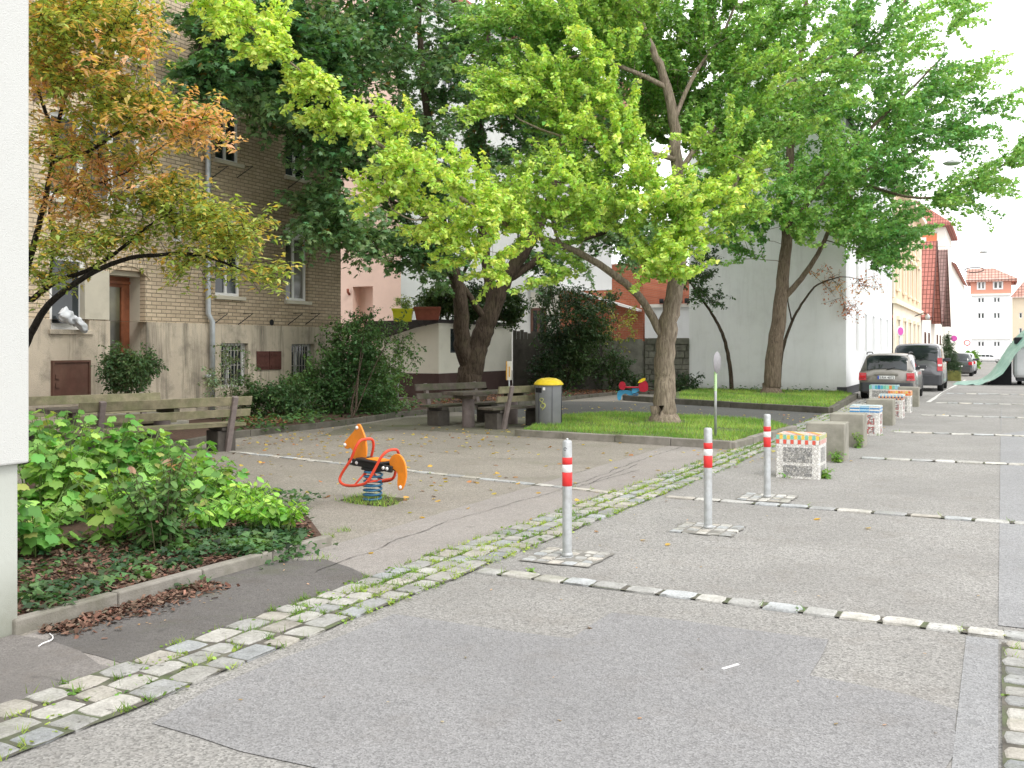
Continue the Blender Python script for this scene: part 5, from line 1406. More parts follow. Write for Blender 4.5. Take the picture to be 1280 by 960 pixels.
    pl_ = MB().box(-.26,.26,py_,py_+.012,pz,pz+.11).build('licence_plate',M['plate'],o,.003)
    MB().box(-.258,-.215,py_-.004,py_-.001,pz+.004,pz+.106).build('plate_band',M['plate_blue'],pl_)
    if spec.get('text'):
        cu = bpy.data.curves.new('plate_text','FONT'); cu.body=spec['text']; cu.size=.105; cu.align_x='CENTER'; cu.extrude=.001
        tmp=bpy.data.objects.new('tmp',cu); me_=bpy.data.meshes.new_from_object(tmp); bpy.data.objects.remove(tmp); me_.materials.clear(); me_.materials.append(M['ink']); t_=bpy.data.objects.new('plate_text',me_); COL.objects.link(t_); t_.parent=pl_; t_.location=(.02,py_-.004,pz+.018); t_.rotation_euler=(PI/2,0,0)
    if spec.get('rails'):
        for sx in (1,-1): MB().tube(crom([(sx*hw*.74,.45,Ht-.02),(sx*hw*.74,.6,Ht+.045),(sx*hw*.74,1.9,Ht+.045),(sx*hw*.74,2.1,Ht-.01)],4),.018,6).build('roof_rail',M['black'],o)
    if spec.get('spoiler'): MB().box(-hw*.62,hw*.62,-.02,.22,Ht-.02,Ht+.03).build('spoiler',M[paint],o,.012)
    MB().bar((-.35,-.03,pz+.15),(.35,-.03,pz+.15),.03,.03).build('handle_strip',M[paint if not spec.get('hs') else 'lamp_white'],o,.004)
    return o
estate = dict(L=4.28,W=1.70,H=1.46,wr=.30,wheels=(.80,3.35),bz=.55,tl=(.60,.835,.62,.86),pz=.66,mir=2.75,rails=True,wiper=True,text='S:RA 4075',
  st=[(.0,.27,.90,.92,.90,.93,.72),(.05,.22,.92,.95,.96,.97,.76),(.16,.20,.93,1.20,.98,.98,.76),(.32,.20,.93,1.40,.99,.99,.78),(.55,.20,.93,1.455,1,1,.80),(1.4,.20,.92,1.47,1,1,.82),(2.2,.20,.91,1.46,1,1,.81),(2.75,.20,.90,1.36,1,1,.78),(3.15,.20,.92,.94,1,1,.78),(3.7,.20,.84,.85,.98,.98,.7),(4.1,.24,.70,.71,.9,.92,.7),(4.28,.30,.58,.59,.75,.8,.6)],
  side=((3,4),(4,5),(5,6),(6,7)),rear=(1,3),front=(8,7))
van = dict(L=4.38,W=1.81,H=1.80,wr=.32,wheels=(.75,3.48),bz=.62,tl=(.72,.90,.78,1.28),pz=.80,mir=3.0,wl=True,hs=True,wiper=True,
  st=[(.0,.26,1.08,1.12,.92,.96,.80),(.04,.24,1.10,1.15,.97,.99,.82),(.10,.22,1.10,1.55,.99,1,.86),(.20,.22,1.10,1.74,1,1,.87),(.45,.22,1.10,1.80,1,1,.87),(1.5,.22,1.08,1.82,1,1,.87),(2.4,.22,1.06,1.81,1,1,.86),(2.9,.22,1.05,1.70,1,1,.84),(3.5,.22,1.08,1.10,1,1,.8),(3.9,.22,.98,.99,.98,.98,.7),(4.2,.26,.80,.81,.92,.94,.7),(4.38,.32,.6,.61,.8,.84,.6)],
  side=((4,5),(5,6),(6,7)),rear=(1,3),front=(8,7))
small = dict(L=3.95,W=1.68,H=1.46,wr=.29,wheels=(.65,3.1),bz=.55,tl=(.60,.82,.72,.92),pz=.60,mir=2.5,pb=True,
  st=[(.0,.27,.92,.94,.90,.93,.70),(.06,.22,.94,.98,.96,.97,.74),(.22,.20,.95,1.22,.99,.99,.74),(.45,.20,.94,1.42,1,1,.77),(.8,.20,.93,1.46,1,1,.79),(1.4,.20,.92,1.47,1,1,.80),(2.0,.20,.91,1.44,1,1,.79),(2.5,.20,.90,1.32,1,1,.76),(2.95,.20,.90,.92,1,1,.78),(3.4,.20,.82,.83,.98,.98,.7),(3.75,.24,.68,.69,.9,.92,.7),(3.95,.30,.56,.57,.75,.8,.6)],
  side=((3,4),(4,5),(5,6),(6,7)),rear=(1,3),front=(8,7))
GC = 'cars parked along the left kerb'
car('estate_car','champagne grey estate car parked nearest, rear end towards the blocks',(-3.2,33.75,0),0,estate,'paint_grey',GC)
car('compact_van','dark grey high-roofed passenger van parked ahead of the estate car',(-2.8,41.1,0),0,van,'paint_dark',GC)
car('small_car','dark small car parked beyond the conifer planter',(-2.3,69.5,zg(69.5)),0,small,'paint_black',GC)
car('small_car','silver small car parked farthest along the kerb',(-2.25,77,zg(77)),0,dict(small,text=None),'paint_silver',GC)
a_,b_,Y_ = (PS(1238,445,172)[0],172,0)
car('small_car','white car standing side-on at the far end of the street',(a_-2.1,b_,zg(b_)),-PI/2,small,'paint_white')

# bicycle against the white house
a_,b_,Y_ = at_px(1092,-4.35)
bk_ = empty('bicycle',(a_,b_,0),0.08,'dark bicycle leaning at the white house behind the estate car','bicycle')
for y in (-.52,.52):
    w=empty('wheel',(0,y,.35)); w.parent=bk_
    MB().tube([(0,.34*math.cos(t),.34*math.sin(t)) for t in np.linspace(0,2*PI,28)[:-1]],.016,6,closed=True).build('tyre',M['tyre'],w)
    mb=MB(); 
    for t in np.linspace(0,2*PI,15)[:-1]: mb.tube([(0,0,0),(0,.33*math.cos(t),.33*math.sin(t))],.0015,3)
    mb.build('spokes',M['galv'],w)
MB().tube([(0,-.52,.35),(0,-.10,.30),(0,.38,.78),(0,-.22,.82),(0,-.10,.30)],.016,6).tube([(0,-.22,.82),(0,-.52,.35)],.012,6).tube([(0,.38,.78),(0,.52,.35)],.014,6).build('frame',M['iron'],bk_)
MB().tube([(0,-.24,.82),(0,-.26,.95)],.012,6).box(-.07,.07,-.38,-.14,.95,.99).build('saddle',M['black'],bk_)
MB().tube([(0,.38,.78),(0,.34,1.06)],.012,6).tube([(-.29,.26,1.10),(-.12,.34,1.07),(.12,.34,1.07),(.29,.26,1.10)],.012,6).build('handlebars',M['iron'],bk_)

# conifer planter
a_,b_,Y_ = at_px(1189,-2.25)
pl = empty('planter_box',(a_,b_,zg(b_)),0,'mossy square planter tub under the conifer by the kerb','planter')
MB().box(-.47,.47,-.5,.5,-.02,.55).build('tub',simple('mossy_tub',(0.16,0.16,0.05),.95,.35,5,bstr=.6),pl,.03)
MB().box(-.42,.42,-.45,.45,.551,.57).build('soil',M['mulch'],pl)

# ------------------------------------------------------------------ trailer with tarpaulin
tr_ = empty('trailer',(1.9,53.4,zg(52)),0,'white box trailer at the right edge, half covered by the green tarpaulin','trailer')
mb=MB(); mb.box(.62-1.9,4.2-1.9,-1.9,1.8,.32,1.83); mb.build('body',M['paint_white'],tr_,.16)
mb=MB(); mb.box(.75-1.9,4.0-1.9,-1.7,1.7,.18,.315); mb.build('chassis',M['bumper'],tr_)
for y in (-.5,.5):
    w=empty('wheel',(.8-1.9+.1,y,.28)); w.parent=tr_
    MB().lathe([(.15,-.09),(.27,-.09),(.28,-.06),(.28,.06),(.27,.09),(.15,.09)],20,M=Matrix.Rotation(PI/2,4,'Y')).build('tyre',M['tyre'],w)
    MB().lathe([(.155,-.07),(.14,.05),(.001,.06)],12,M=Matrix.Rotation(-PI/2,4,'Y')).build('rim',M['rim'],w)
prof = crom([(-1.9,.015),(-1.5,.02),(-1.15,.05),(-.8,.14),(-.45,.40),(.02,1.05),(.5,1.85),(1.0,2.5),(1.8,3.0),(3.2,3.1),(5,3.1)],4)
mb=MB(); nn=len(prof); mm=22; vs=[]
for j in range(mm):
    y = 50.3 + 6.5*j/(mm-1)
    for i,p_ in enumerate(prof):
        t=i/(nn-1); wv=.06*math.sin(i*.9+j*.8)+.05*math.sin(j*1.9+i*.35)
        yy = y + (.35*math.sin(i*.55) + (-.5*(1-t)**2 if j==0 else 0))*(1-j/(mm-1))*.6
        vs.append((p_.x+wv*(.4+t), yy, max(.012,p_.y+wv*min(1,t*3)-max(0,(5-j)/5)*.75*min(1,p_.y*.8))+zg(y)))
fs=[(j*nn+i,j*nn+i+1,(j+1)*nn+i+1,(j+1)*nn+i) for j in range(mm-1) for i in range(nn-1)]
tp=mb.add(vs,fs,0,True).build('tarpaulin',M['tarp'],fixn=False)
tag(tp,'pale green tarpaulin sloping from high at the right down onto the road','tarpaulin')
sk=empty('tarp_shade_pile',(1.2,52.6,zg(52)),0,'near-black filler for the pile and the shade under the green tarpaulin','shade_wedge')
MB().add([(x-1.2,-1.0,z) for (x,z) in ((-.45,.0),(.55,.0),(.55,1.35),(.22,.80),(-.12,.25))]+[(x-1.2,2.5,z) for (x,z) in ((-.45,.0),(.55,.0),(.55,1.35),(.22,.80),(-.12,.25))],[(0,1,2,3,4),(9,8,7,6,5),(0,5,6,1),(1,6,7,2),(2,7,8,3),(3,8,9,4),(4,9,5,0)]).build('shade_wedge',M['dark_in'],sk)  # near-black wedge stands in for the shade under the tarp
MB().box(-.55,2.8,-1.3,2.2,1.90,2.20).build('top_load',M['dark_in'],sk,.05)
# ------------------------------------------------------------------ vegetation
def LP_(pts): return [P(*p) for p in pts]
def col_fn(base, alt, sc=1.5, seed=1, var=.2, third=None, tf=None):
    def f(p, n):
        c = colmix(n, base, alt, np.clip((vnoise(p, sc, seed) - .3) * 1.8, 0, 1), var)
        if third is not None:
            m = rng.random(n) < tf; c[m] = np.array(third) * (1 + rng.normal(0, .15, (m.sum(), 1)))
        return c
    return f
# nearer ginkgo
g1 = [
 (LP_([(831,536,21.0),(831,490,21.0),(832,440,21.0),(838,392,21),(847,340,21),(851,270,21),(847,200,21),(840,140,21),(828,90,21),(805,40,21),(785,-30,21)]), .245, .05),
 (LP_([(833,428,21),(815,396,21),(797,368,20.8),(770,345,20.6),(735,322,20.2),(700,306,19.8),(650,288,19.1),(600,262,18.4),(555,235,17.9),(500,200,17.2),(450,160,16.7),(400,112,16.2),(350,67,15.8),(300,22,15.4),(255,-20,15)]), .095, .010),
 (LP_([(849,215,21),(885,168,21.3),(930,140,21.6),(985,105,22),(1040,70,22)]), .065, .02),
 (LP_([(851,290,21),(880,262,20.6),(915,236,20.2),(930,200,20)]), .07, .02),
 (LP_([(842,150,21),(870,90,21.5),(905,40,22),(930,-30,22)]), .055, .02),
 (LP_([(847,200,21),(810,190,20.3),(760,175,19.9),(700,170,19.7),(650,150,19.5)]), .06, .015),
 (LP_([(835,110,21),(780,85,20.6),(720,70,20.4),(660,100,20)]), .06, .015),
 (LP_([(700,306,19.8),(690,270,19.5),(700,230,19.5)]), .04, .015),
 (LP_([(600,262,18.4),(560,262,17.9),(520,275,17.4),(490,262,17.1)]), .03, .01),
]
b1 = [(620,275,18.4,75,38,1.1,44),(560,232,17.9,60,35,.9,26),(700,275,19.4,75,36,1.2,44),(700,215,19.4,55,28,1.2,22),(795,255,19.8,70,42,1.4,46),(875,275,19.9,42,45,1.1,34),
 (835,330,19.5,40,34,.8,34),(638,330,18.2,12,30,.3,8),(590,310,18,25,20,.4,8),(505,195,17.2,28,24,.5,12),(452,150,16.6,28,20,.45,12),(400,108,16.1,26,20,.4,11),(350,66,15.7,26,20,.4,11),
 (302,24,15.4,26,18,.4,11),(262,-8,15.1,24,14,.4,8),(405,150,16.4,34,9,.3,6),(500,150,17,24,9,.3,5),(352,28,15.9,9,18,.3,4),(475,238,17.4,30,10,.3,7),(545,290,17.8,25,12,.4,7),
 (665,105,20,55,22,1.0,20),(625,140,19.6,28,9,.5,6),(735,150,20,65,34,1.4,30),(745,70,20.8,65,50,1.8,40),(875,100,22.6,75,60,1.4,55),(905,35,22.6,90,55,1.6,50),(975,110,22,75,75,2,50),
 (910,185,21.2,55,46,1.6,36),(720,15,20.8,60,35,1.4,20),(790,205,20,40,36,1.0,24),(850,-60,21.5,150,50,3,40),(700,345,19.4,28,10,.6,5),(920,245,20.2,30,45,1,20),(800,50,22.6,60,60,1.2,34),(835,150,22.2,50,40,1,24),(790,10,20.2,50,30,.6,12),(650,40,21,50,35,1.4,22)]
GK = dict(twigs=3, len=.95, gap=.045, per=5, rad=.06, size=.082, shape='fan', nup=.8, hang=.4, spread=.34, fwd=.8, lift=.06, droop=.06, nout=.8, spray=True)
def gk_col(p, n):   # near boughs yellower, and lightened in colour for the skylight on them
    near = np.clip((21.5 - (-SN * p[:, 0] + CS * p[:, 1])) / 3.5, 0, 1) if True else 0
    f = np.clip(near * 1.0 + (vnoise(p, 1.3, 3) - .5) * .5, 0, 1)
    return colmix(n, (.24,.45,.11), (.62,.80,.19), f, .22)
make_tree('ginkgo_tree','ginkgo with bright yellow-green boughs and a pale furrowed trunk on the nearer lawn','tree', g1, blob_pts([(*b[:6], max(3,int(b[6]*(.58 if b[1]>195 else 1.0)))) for b in b1]), dict(GK, col=gk_col, lenf=lambda s: float(np.interp(-SN*s[0]+CS*s[1], [15, 17.2, 19.5], [.42, .55, 1.0]))), 'bark_ginkgo', tip=.006, flare=[(-.05,1.75),(.10,1.5),(.28,1.22),(.5,1.08)])
# farther ginkgo
g2_ = [
 (LP_([(964,498,33.6),(967,450,33.6),(973,400,33.6),(978,350,33.6),(983,295,33.6),(986,230,33.6),(992,150,33.6),(1002,60,33.6),(1012,-40,33.6)]), .30, .06),
 (LP_([(978,375,33.6),(1002,348,33.2),(1022,318,33),(1045,270,32.6),(1080,220,32.4),(1110,170,32.2)]), .11, .03),
 (LP_([(984,290,33.6),(1020,240,33),(1070,180,32.6),(1130,120,32),(1180,70,31.5)]), .11, .02),
 (LP_([(986,240,33.6),(960,200,33.5),(930,160,33.4)]), .09, .02),
 (LP_([(1080,230,32.4),(1130,245,31),(1170,246,30),(1210,228,29),(1250,208,28.3),(1290,188,27.8)]), .05, .012),
 (LP_([(992,150,33.6),(1050,90,33),(1110,30,32.5),(1150,-30,32)]), .09, .02)]
b2 = [(955,235,33,60,50,2.5,40),(1015,270,33,55,50,2.2,55),(1075,285,32.3,45,38,1.7,50),(1118,290,32,22,32,1,16),(1000,185,33,85,55,2.8,60),(1085,215,32.3,60,50,2.2,60),(1040,120,33,80,55,2.8,60),
 (1125,140,32.3,55,40,2,40),(1170,110,31.8,35,30,1.4,16),(1100,55,32.8,70,45,2.4,45),(1180,175,31,32,20,1.2,14),(1165,250,30,40,10,.7,12),(1222,222,28.7,18,9,.4,6),(1268,198,28,22,10,.4,8),(1195,238,29.4,28,10,.5,8),
 (1150,20,32,55,20,1.5,12),(1190,30,31.6,10,25,.5,5),(1205,95,31.6,28,8,.5,4),(1220,130,31.5,22,10,.5,5),(1010,15,33,80,50,2.8,40),(935,300,33,32,30,1.6,18),(905,250,33.5,40,40,2,22),(1050,-50,33,110,30,3,25),(1080,325,32.5,35,12,1,10)]
def gk2_col(p, n): return colmix(n, (.19,.41,.12), (.40,.65,.19), np.clip((vnoise(p, .8, 5)-.3)*1.8,0,1), .16)
make_tree('ginkgo_tree','taller dark-trunked ginkgo on the farther lawn in front of the white wall','tree', g2_, blob_pts([(*b[:6], max(3,int(b[6]*.72))) for b in b2]), dict(GK, len=1.15, gap=.075, rad=.09, size=.115, col=gk2_col, per=4), 'bark_ginkgo2', tip=.008, flare=[(-.05,1.6),(.12,1.35),(.3,1.12),(.5,1.04)])
# dark spreading tree over the tables
dk = [
 (LP_([(588,500,29),(586,475,29),(592,452,29),(600,425,29),(612,395,29),(624,365,29),(640,335,29),(664,300,29),(690,240,29.3),(705,150,29.6),(715,40,30)]), .40, .07),
 (LP_([(588,462,29),(578,430,28.8),(576,390,28.6),(572,355,28.5),(558,315,28.3),(548,250,28.3),(535,150,28.3),(525,50,28.5),(520,-40,28.5)]), .27, .06),
 (LP_([(608,402,29),(596,385,28.8),(588,372,28.7),(574,352,28.6)]), .11, .08),
 (LP_([(616,385,29),(610,340,29.3),(602,290,29.4),(598,210,29.5),(606,100,29.6),(615,-20,30)]), .19, .05),
 (LP_([(632,350,29),(662,332,29.3),(700,308,29.8),(752,292,30.4),(805,268,31)]), .14, .03),
 (LP_([(556,310,28.3),(530,270,27.3),(480,250,25.6),(430,245,24)]), .09, .02),
 (LP_([(548,250,28.3),(500,180,26.6),(430,120,24),(350,70,21.6),(280,50,20.2),(235,70,19.4)]), .12, .015),
 (LP_([(600,280,29.4),(580,230,29),(560,180,28.6)]), .08, .03), (LP_([(690,240,29.3),(740,190,30),(780,120,30.5)]), .1, .03), (LP_([(602,300,29.4),(590,320,29.2),(578,345,29)]), .05, .05)]
b3 = [(300,28,20.2,75,42,1.3,56),(248,95,19.2,34,20,.8,16),(385,85,22,65,60,1.5,60),(405,165,22.8,40,42,1.4,28),(440,55,24.5,80,62,2.0,60),(520,60,27.5,85,75,2.8,60),(620,60,29,85,75,2.8,60),(720,50,30,75,60,2.8,40),
 (480,180,26,62,55,2.0,50),(560,150,29,75,60,2.8,36),(415,255,23.5,50,20,1.2,24),(400,285,23.2,45,12,.8,12),(455,295,24.5,36,20,1.0,16),(520,315,26.2,42,28,1.3,26),(525,250,27,45,36,1.8,30),(650,190,30,75,55,2.8,32),(745,180,31,75,65,2.8,42),
 (760,270,31,55,36,2.4,38),(805,305,31,45,32,1.8,26),(700,325,30,50,18,1.6,14),(440,-50,25,200,40,3,50),(335,120,21,36,26,1.0,14),(290,100,20.2,30,16,.8,10),(560,330,28,25,15,1,8),(330,50,21,50,40,1,20),(790,100,32,60,80,2,40),(640,110,31,60,70,2,34),(720,140,31.5,50,60,2,26)]
def dk_col(p, n):
    f = np.clip((vnoise(p, .7, 9)-.35)*1.6, 0, 1); c = colmix(n, (.10,.22,.085), (.31,.49,.25), f, .25)
    m = rng.random(n) < .01; c[m] = (.35,.22,.06); return c
make_tree('maple_tree','large dark green multi-stemmed tree spreading over the shaded picnic benches','tree', dk, blob_pts(b3), dict(twigs=4,len=.7,gap=.085,per=3,rad=.13,size=.145,shape='maple',nup=1.1,hang=.4,spread=.6,fwd=.6,lift=.05,droop=.2,col=dk_col), 'bark_dark', tip=.008, flare=[(-.05,1.3),(.2,1.12),(.5,1.02)])
# orange tinted maple at the left
mp = [
 (LP_([(-6,610,12.2),(4,540,12.2),(18,468,12.2),(38,418,12.1),(62,380,12),(100,350,12),(150,326,12),(205,318,11.9),(255,320,11.8),(305,338,11.7)]), .065, .010),
 (LP_([(20,462,12.2),(22,400,12.4),(36,330,12.4),(52,270,12.4),(66,200,12.4),(76,140,12.3),(95,90,12.2),(110,30,12.1),(120,-30,12)]), .05, .010),
 (LP_([(36,378,12.3),(70,352,12.3),(110,338,12.2),(150,312,12),(176,290,11.9),(215,262,11.8)]), .04, .01),
 (LP_([(66,200,12.4),(110,190,12.2),(150,165,12),(210,150,11.9),(262,146,11.8)]), .03, .008),
 (LP_([(70,170,12.4),(50,120,12.3),(40,60,12.2)]), .03, .008), (LP_([(36,330,12.4),(60,350,12.4),(66,300,12.4),(62,262,12.4),(75,235,12.3),(120,230,12.1),(160,215,12)]), .022, .008),
 (LP_([(85,110,12.3),(130,70,12.1),(170,20,12)]), .025, .008)]
b4 = [(95,18,12,85,36,1.2,70),(165,40,12,38,46,.8,26),(85,90,12,75,22,1.2,60),(150,130,12,55,22,1,40),(215,148,11.9,38,12,.5,22),(250,152,11.8,20,14,.4,14),(85,180,12.2,55,24,1.2,34),(150,190,12,50,16,1,26),(70,235,12.2,45,18,1,22),
 (180,232,11.9,50,16,.8,34),(110,250,12.1,60,16,.9,26),(232,262,11.8,55,20,.8,40),(285,290,11.7,45,26,.6,36),(320,338,11.7,24,20,.4,14),(240,318,11.8,60,12,.6,22),(90,300,12.1,60,18,.9,30),(65,345,12.1,34,14,.5,12),(150,290,12,50,16,.7,22),(90,-30,12,80,20,1,20),(60,45,12,45,30,1,30)]
def mp_col(p, n):
    z = p[:, 2]; f = np.clip((vnoise(p, 2.2, 4) - .36) * 2.2 + (z + p[:,2]*0 - 3.9) * .25, 0, 1)
    c = colmix(n, (.50,.57,.15), (.95,.55,.34), f, .16)
    g = rng.random(n) < np.clip(.5 - f*.35, .1, .5); c[g] = np.array((.30,.42,.10)) * (1 + rng.normal(0,.2,(g.sum(),1)))
    y = rng.random(n) < .16; c[y] = np.array((.75,.52,.12)) * (1 + rng.normal(0,.12,(y.sum(),1))); return np.clip(c,.01,.9)
make_tree('maple_tree','small maple turning orange, arching out from behind the white house corner','tree', mp, blob_pts([(*b[:6], max(3,int(b[6]*(.66 if b[1]>150 else 1.0)))) for b in b4]), dict(twigs=3,len=.42,gap=.045,per=3,rad=.06,size=.080,shape='star',nup=1.6,hang=.15,spread=.6,fwd=.6,lift=.0,droop=.25,col=mp_col,minattach=.9), 'bark_maple', tip=.0035, step=.25)
# thin trees before the white wall
make_tree('slender_tree','thin curved dark trunk with a dark leafy top just right of the nearer ginkgo trunk','tree',
 [(LP_([(915,490,35.6),(912,455,35.6),(905,422,35.6),(893,397,35.6),(878,375,35.5),(862,352,35.5)]), .085, .03)],
 blob_pts([(872,355,35.4,22,22,.8,26),(880,330,35.4,20,20,.8,14),(890,375,35.4,14,10,.5,6)]), dict(twigs=3,len=.45,gap=.07,per=3,rad=.10,size=.11,shape='oval',nup=.9,col=col_fn((.045,.10,.035),(.09,.18,.06)),minattach=2), 'bark_dark')
make_tree('slender_tree','thin leaning tree with sparse reddish leaves right of the taller ginkgo trunk','tree',
 [(LP_([(974,478,35.2),(978,440,35.2),(990,402,35.1),(1005,376,35),(1022,356,34.9),(1050,346,34.8)]), .07, .02),(LP_([(990,402,35.1),(985,370,35.2),(998,350,35.2)]),.03,.01)],
 blob_pts([(1052,366,34.8,30,20,.7,18),(1082,352,34.6,22,8,.5,7),(1030,345,34.9,20,8,.5,6),(1062,385,34.7,10,10,.3,5)]), dict(twigs=3,len=.45,gap=.09,per=2,rad=.08,size=.085,shape='oval',nup=.9,col=col_fn((.50,.20,.12),(.60,.36,.16),2,3),minattach=1.5), 'bark_dark', tip=.006)

# shrubs
def shrub(name, label, base, blobs, leafc, cat='shrub', r=.03, bk='stem', group=None):
    b = Vector(base); tg = blob_pts(blobs); cm = sum(tg, Vector()) / len(tg)
    limbs = [([b - Vector((0,0,.03)), b + (cm-b)*.35 + Vector((0,0,.05)), b + (cm-b)*.8], r, r*.4)]
    top = sorted(tg, key=lambda t: -t.z)[:max(3, len(tg)//8)]
    for t in top[:4]: limbs.append(([b + Vector((random.uniform(-.1,.1), random.uniform(-.1,.1), .0)), (b+t)/2 + Vector((0,0,.15)), t], r*.6, r*.25))
    return make_tree(name, label, cat, limbs, tg, dict(dict(minattach=.05), **leafc), bk, group, tip=.004, trunk_name='stems', crown_name='foliage', sag=.12)
fine = dict(twigs=4,len=.38,gap=.05,per=3,rad=.06,size=.075,shape='oval',nup=.8,hang=.3,spread=.7,fwd=.5,lift=.1,droop=.35)
shrub('big_shrub','tall feathery green bush between the brick tenement and the white shed',G(440,522,.1),[(435,440,24.6,36,38,1.0,90),(455,410,25,22,20,.6,24),(405,478,24.2,40,26,.9,60),(475,475,25.0,26,34,.8,50),(500,420,25.6,14,30,.5,10),(440,495,24,60,16,.8,50)],dict(fine,len=.5,col=col_fn((.075,.165,.055),(.19,.33,.11),1.2,2)),r=.03,bk='bark_dark')
shrub('low_shrub','low green shrub at the foot of the tenement by the cellar shutters',G(350,518,.1),[(345,500,22.8,40,14,.8,44),(310,490,22.6,20,16,.5,14),(372,488,23.4,24,16,.6,22)],dict(fine,col=col_fn((.065,.14,.05),(.13,.24,.08),1.5,6)))
shrub('door_shrub','rounded dark green bush in front of the brown door',P(160,515,18.6),[(160,466,18.6,32,26,.45,85),(150,448,18.6,20,12,.3,16),(183,455,18.7,10,16,.3,10)],dict(fine,size=.06,len=.3,col=col_fn((.055,.12,.045),(.13,.22,.085),2,8)))
shrub('climbing_shrub','thin wispy pale-leaved shrub at the barred cellar window',P(292,512,21.6),[(292,455,21.6,16,34,.3,16),(268,478,21.4,10,26,.3,12)],dict(fine,twigs=2,size=.06,col=col_fn((.14,.22,.10),(.30,.38,.24),2,8)),r=.015)
shrub('fence_shrub','tall dark shrub growing before the middle of the board fence',P(712,500,36.4),[(712,400,36.2,42,42,1.2,110),(700,455,36,38,34,1.0,70),(735,430,36.2,34,40,1.0,60),(680,375,36.4,20,20,.8,14),(755,378,36.3,22,10,.7,9)],dict(fine,twigs=4,len=.5,size=.11,gap=.08,rad=.1,col=col_fn((.03,.068,.028),(.07,.125,.045),1.0,11)),r=.06)
shrub('fence_shrub','small dark shrub by the paler fence left of the ginkgo trunk',P(770,496,36.6),[(770,460,36.5,22,26,.6,40),(790,478,36.4,18,12,.5,16)],dict(fine,size=.10,gap=.08,col=col_fn((.035,.08,.035),(.075,.14,.05),1.0,12)))
shrub('fence_shrub','low shrub at the rough stone wall right of the ginkgo trunk',P(858,494,36),[(858,478,36,20,12,.5,22)],dict(fine,size=.10,gap=.08,col=col_fn((.04,.085,.035),(.08,.15,.05),1.0,12)))
shrub('yellow_shrub','airy yellow-green shrub in front of the red brick house',P(765,500,37.3),[(775,400,37.3,22,45,.7,18),(752,372,37.4,20,25,.6,8),(640,395,38.6,12,14,.4,6)],dict(fine,twigs=3,size=.11,gap=.1,col=col_fn((.22,.28,.06),(.42,.40,.09),1.0,13)),r=.03)
rp = lambda px,py,Y: Vector((P(px,py,Y).x,P(px,py,Y).y,ZR))
shrub('roof_shrub','dark bushy plant on the shed roof left of the dark tree',rp(560,400,33.6),[(556,374,33.6,26,17,.8,90),(590,385,34,24,14,.8,70),(535,385,33.4,14,10,.5,20)],dict(fine,size=.11,gap=.07,col=col_fn((.045,.09,.03),(.12,.20,.05),1.2,14)),group=None)
shrub('roof_shrub','dark bushy plant on the shed roof right of the dark tree',rp(630,400,35.2),[(632,382,35.2,26,22,.8,90),(600,365,34.8,20,14,.8,40)],dict(fine,size=.11,gap=.07,col=col_fn((.03,.065,.025),(.07,.13,.04),1.2,15)))
shrub('planter_shrub','light green plant in the lime planter',P(503,392,32.4)+Vector((0,.1,0)),[(503,378,32.4,14,7,.2,18)],dict(fine,len=.2,size=.06,col=col_fn((.16,.26,.07),(.28,.38,.10))),cat='plant',r=.01)
shrub('conifer_tree','young dark conifer in the mossy planter by the kerb',P(1188,460,50.8),[(1187,456,50.8,16,7,.5,60),(1186,444,50.8,11,8,.4,40),(1185,433,50.8,6,7,.25,22),(1184,424,50.8,2.5,5,.1,10)],dict(fine,twigs=4,len=.3,gap=.035,per=4,rad=.05,size=.07,shape='needle',nup=.3,col=col_fn((.03,.065,.035),(.07,.12,.06))),cat='tree',r=.05)
shrub('street_shrub','round bright green bush at the kerb far down the street',P(1214.5,460,88),[(1214,451,88,6,10,.6,60)],dict(fine,len=.5,gap=.12,rad=.18,size=.3,col=col_fn((.14,.30,.06),(.24,.42,.08))))

# ------------------------------------------------------------------ near bed planting
def stalks(name, label, loc, n, h, spread, lsize, shape, colf, per=7, group=None, petiole=.10, up=1.0, top=.25, cat='plant', r=.007, bk='stem_green', cup=.35):
    o = empty(name, loc, random.uniform(0,6), label, cat, group)
    mb = MB(); PP=[];NN=[];DD=[];SS=[]
    for i in range(n):
        a = random.uniform(0,2*PI); rr = spread*math.sqrt(random.random()); hh = h*random.uniform(.65,1.08)*(1-.25*rr/max(spread,.01))
        b0 = Vector((math.cos(a)*rr*.35, math.sin(a)*rr*.35, 0)); t0 = Vector((math.cos(a)*rr, math.sin(a)*rr, hh)); m0=(b0+t0)/2+Vector((-math.cos(a)*.04,-math.sin(a)*.04,hh*.08))
        cv = crom([b0,m0,t0],6); mb.tube(cv,[r*(1-.5*q/len(cv)) for q in range(len(cv))],5,0,False,False)
        for q in range(per):
            u = top + (1-top)*(q+random.random())/per; c = cv[min(len(cv)-1,int(u*(len(cv)-1)))]
            az = random.uniform(0,2*PI); pl_ = petiole*random.uniform(.5,1.3)*(1.25-u*.6)
            e = c + Vector((math.cos(az)*pl_, math.sin(az)*pl_, pl_*.5)); mb.tube([c,e],[r*.45,r*.35],4,0,False,False)
            PP.append(e-Vector((math.cos(az),math.sin(az),0))*lsize*.2); NN.append((math.cos(az)*.35+random.gauss(0,.25),math.sin(az)*.35+random.gauss(0,.25),up)); DD.append((math.cos(az),math.sin(az),random.uniform(-.35,.1))); SS.append(lsize*random.uniform(.55,1.1)*(1.15-.35*u))
    mb.build('stems', M[bk], o, fixn=False)
    PP=np.array(PP);N=len(PP); leaves('foliage',PP,np.array(NN),np.array(DD),np.array(SS),colf(PP,N),shape,o,cup=cup,droop=.35)
    return o
mal = lambda s: col_fn((.15,.36,.075),(.44,.70,.17),6,s,.24,(.46,.50,.16),.04)
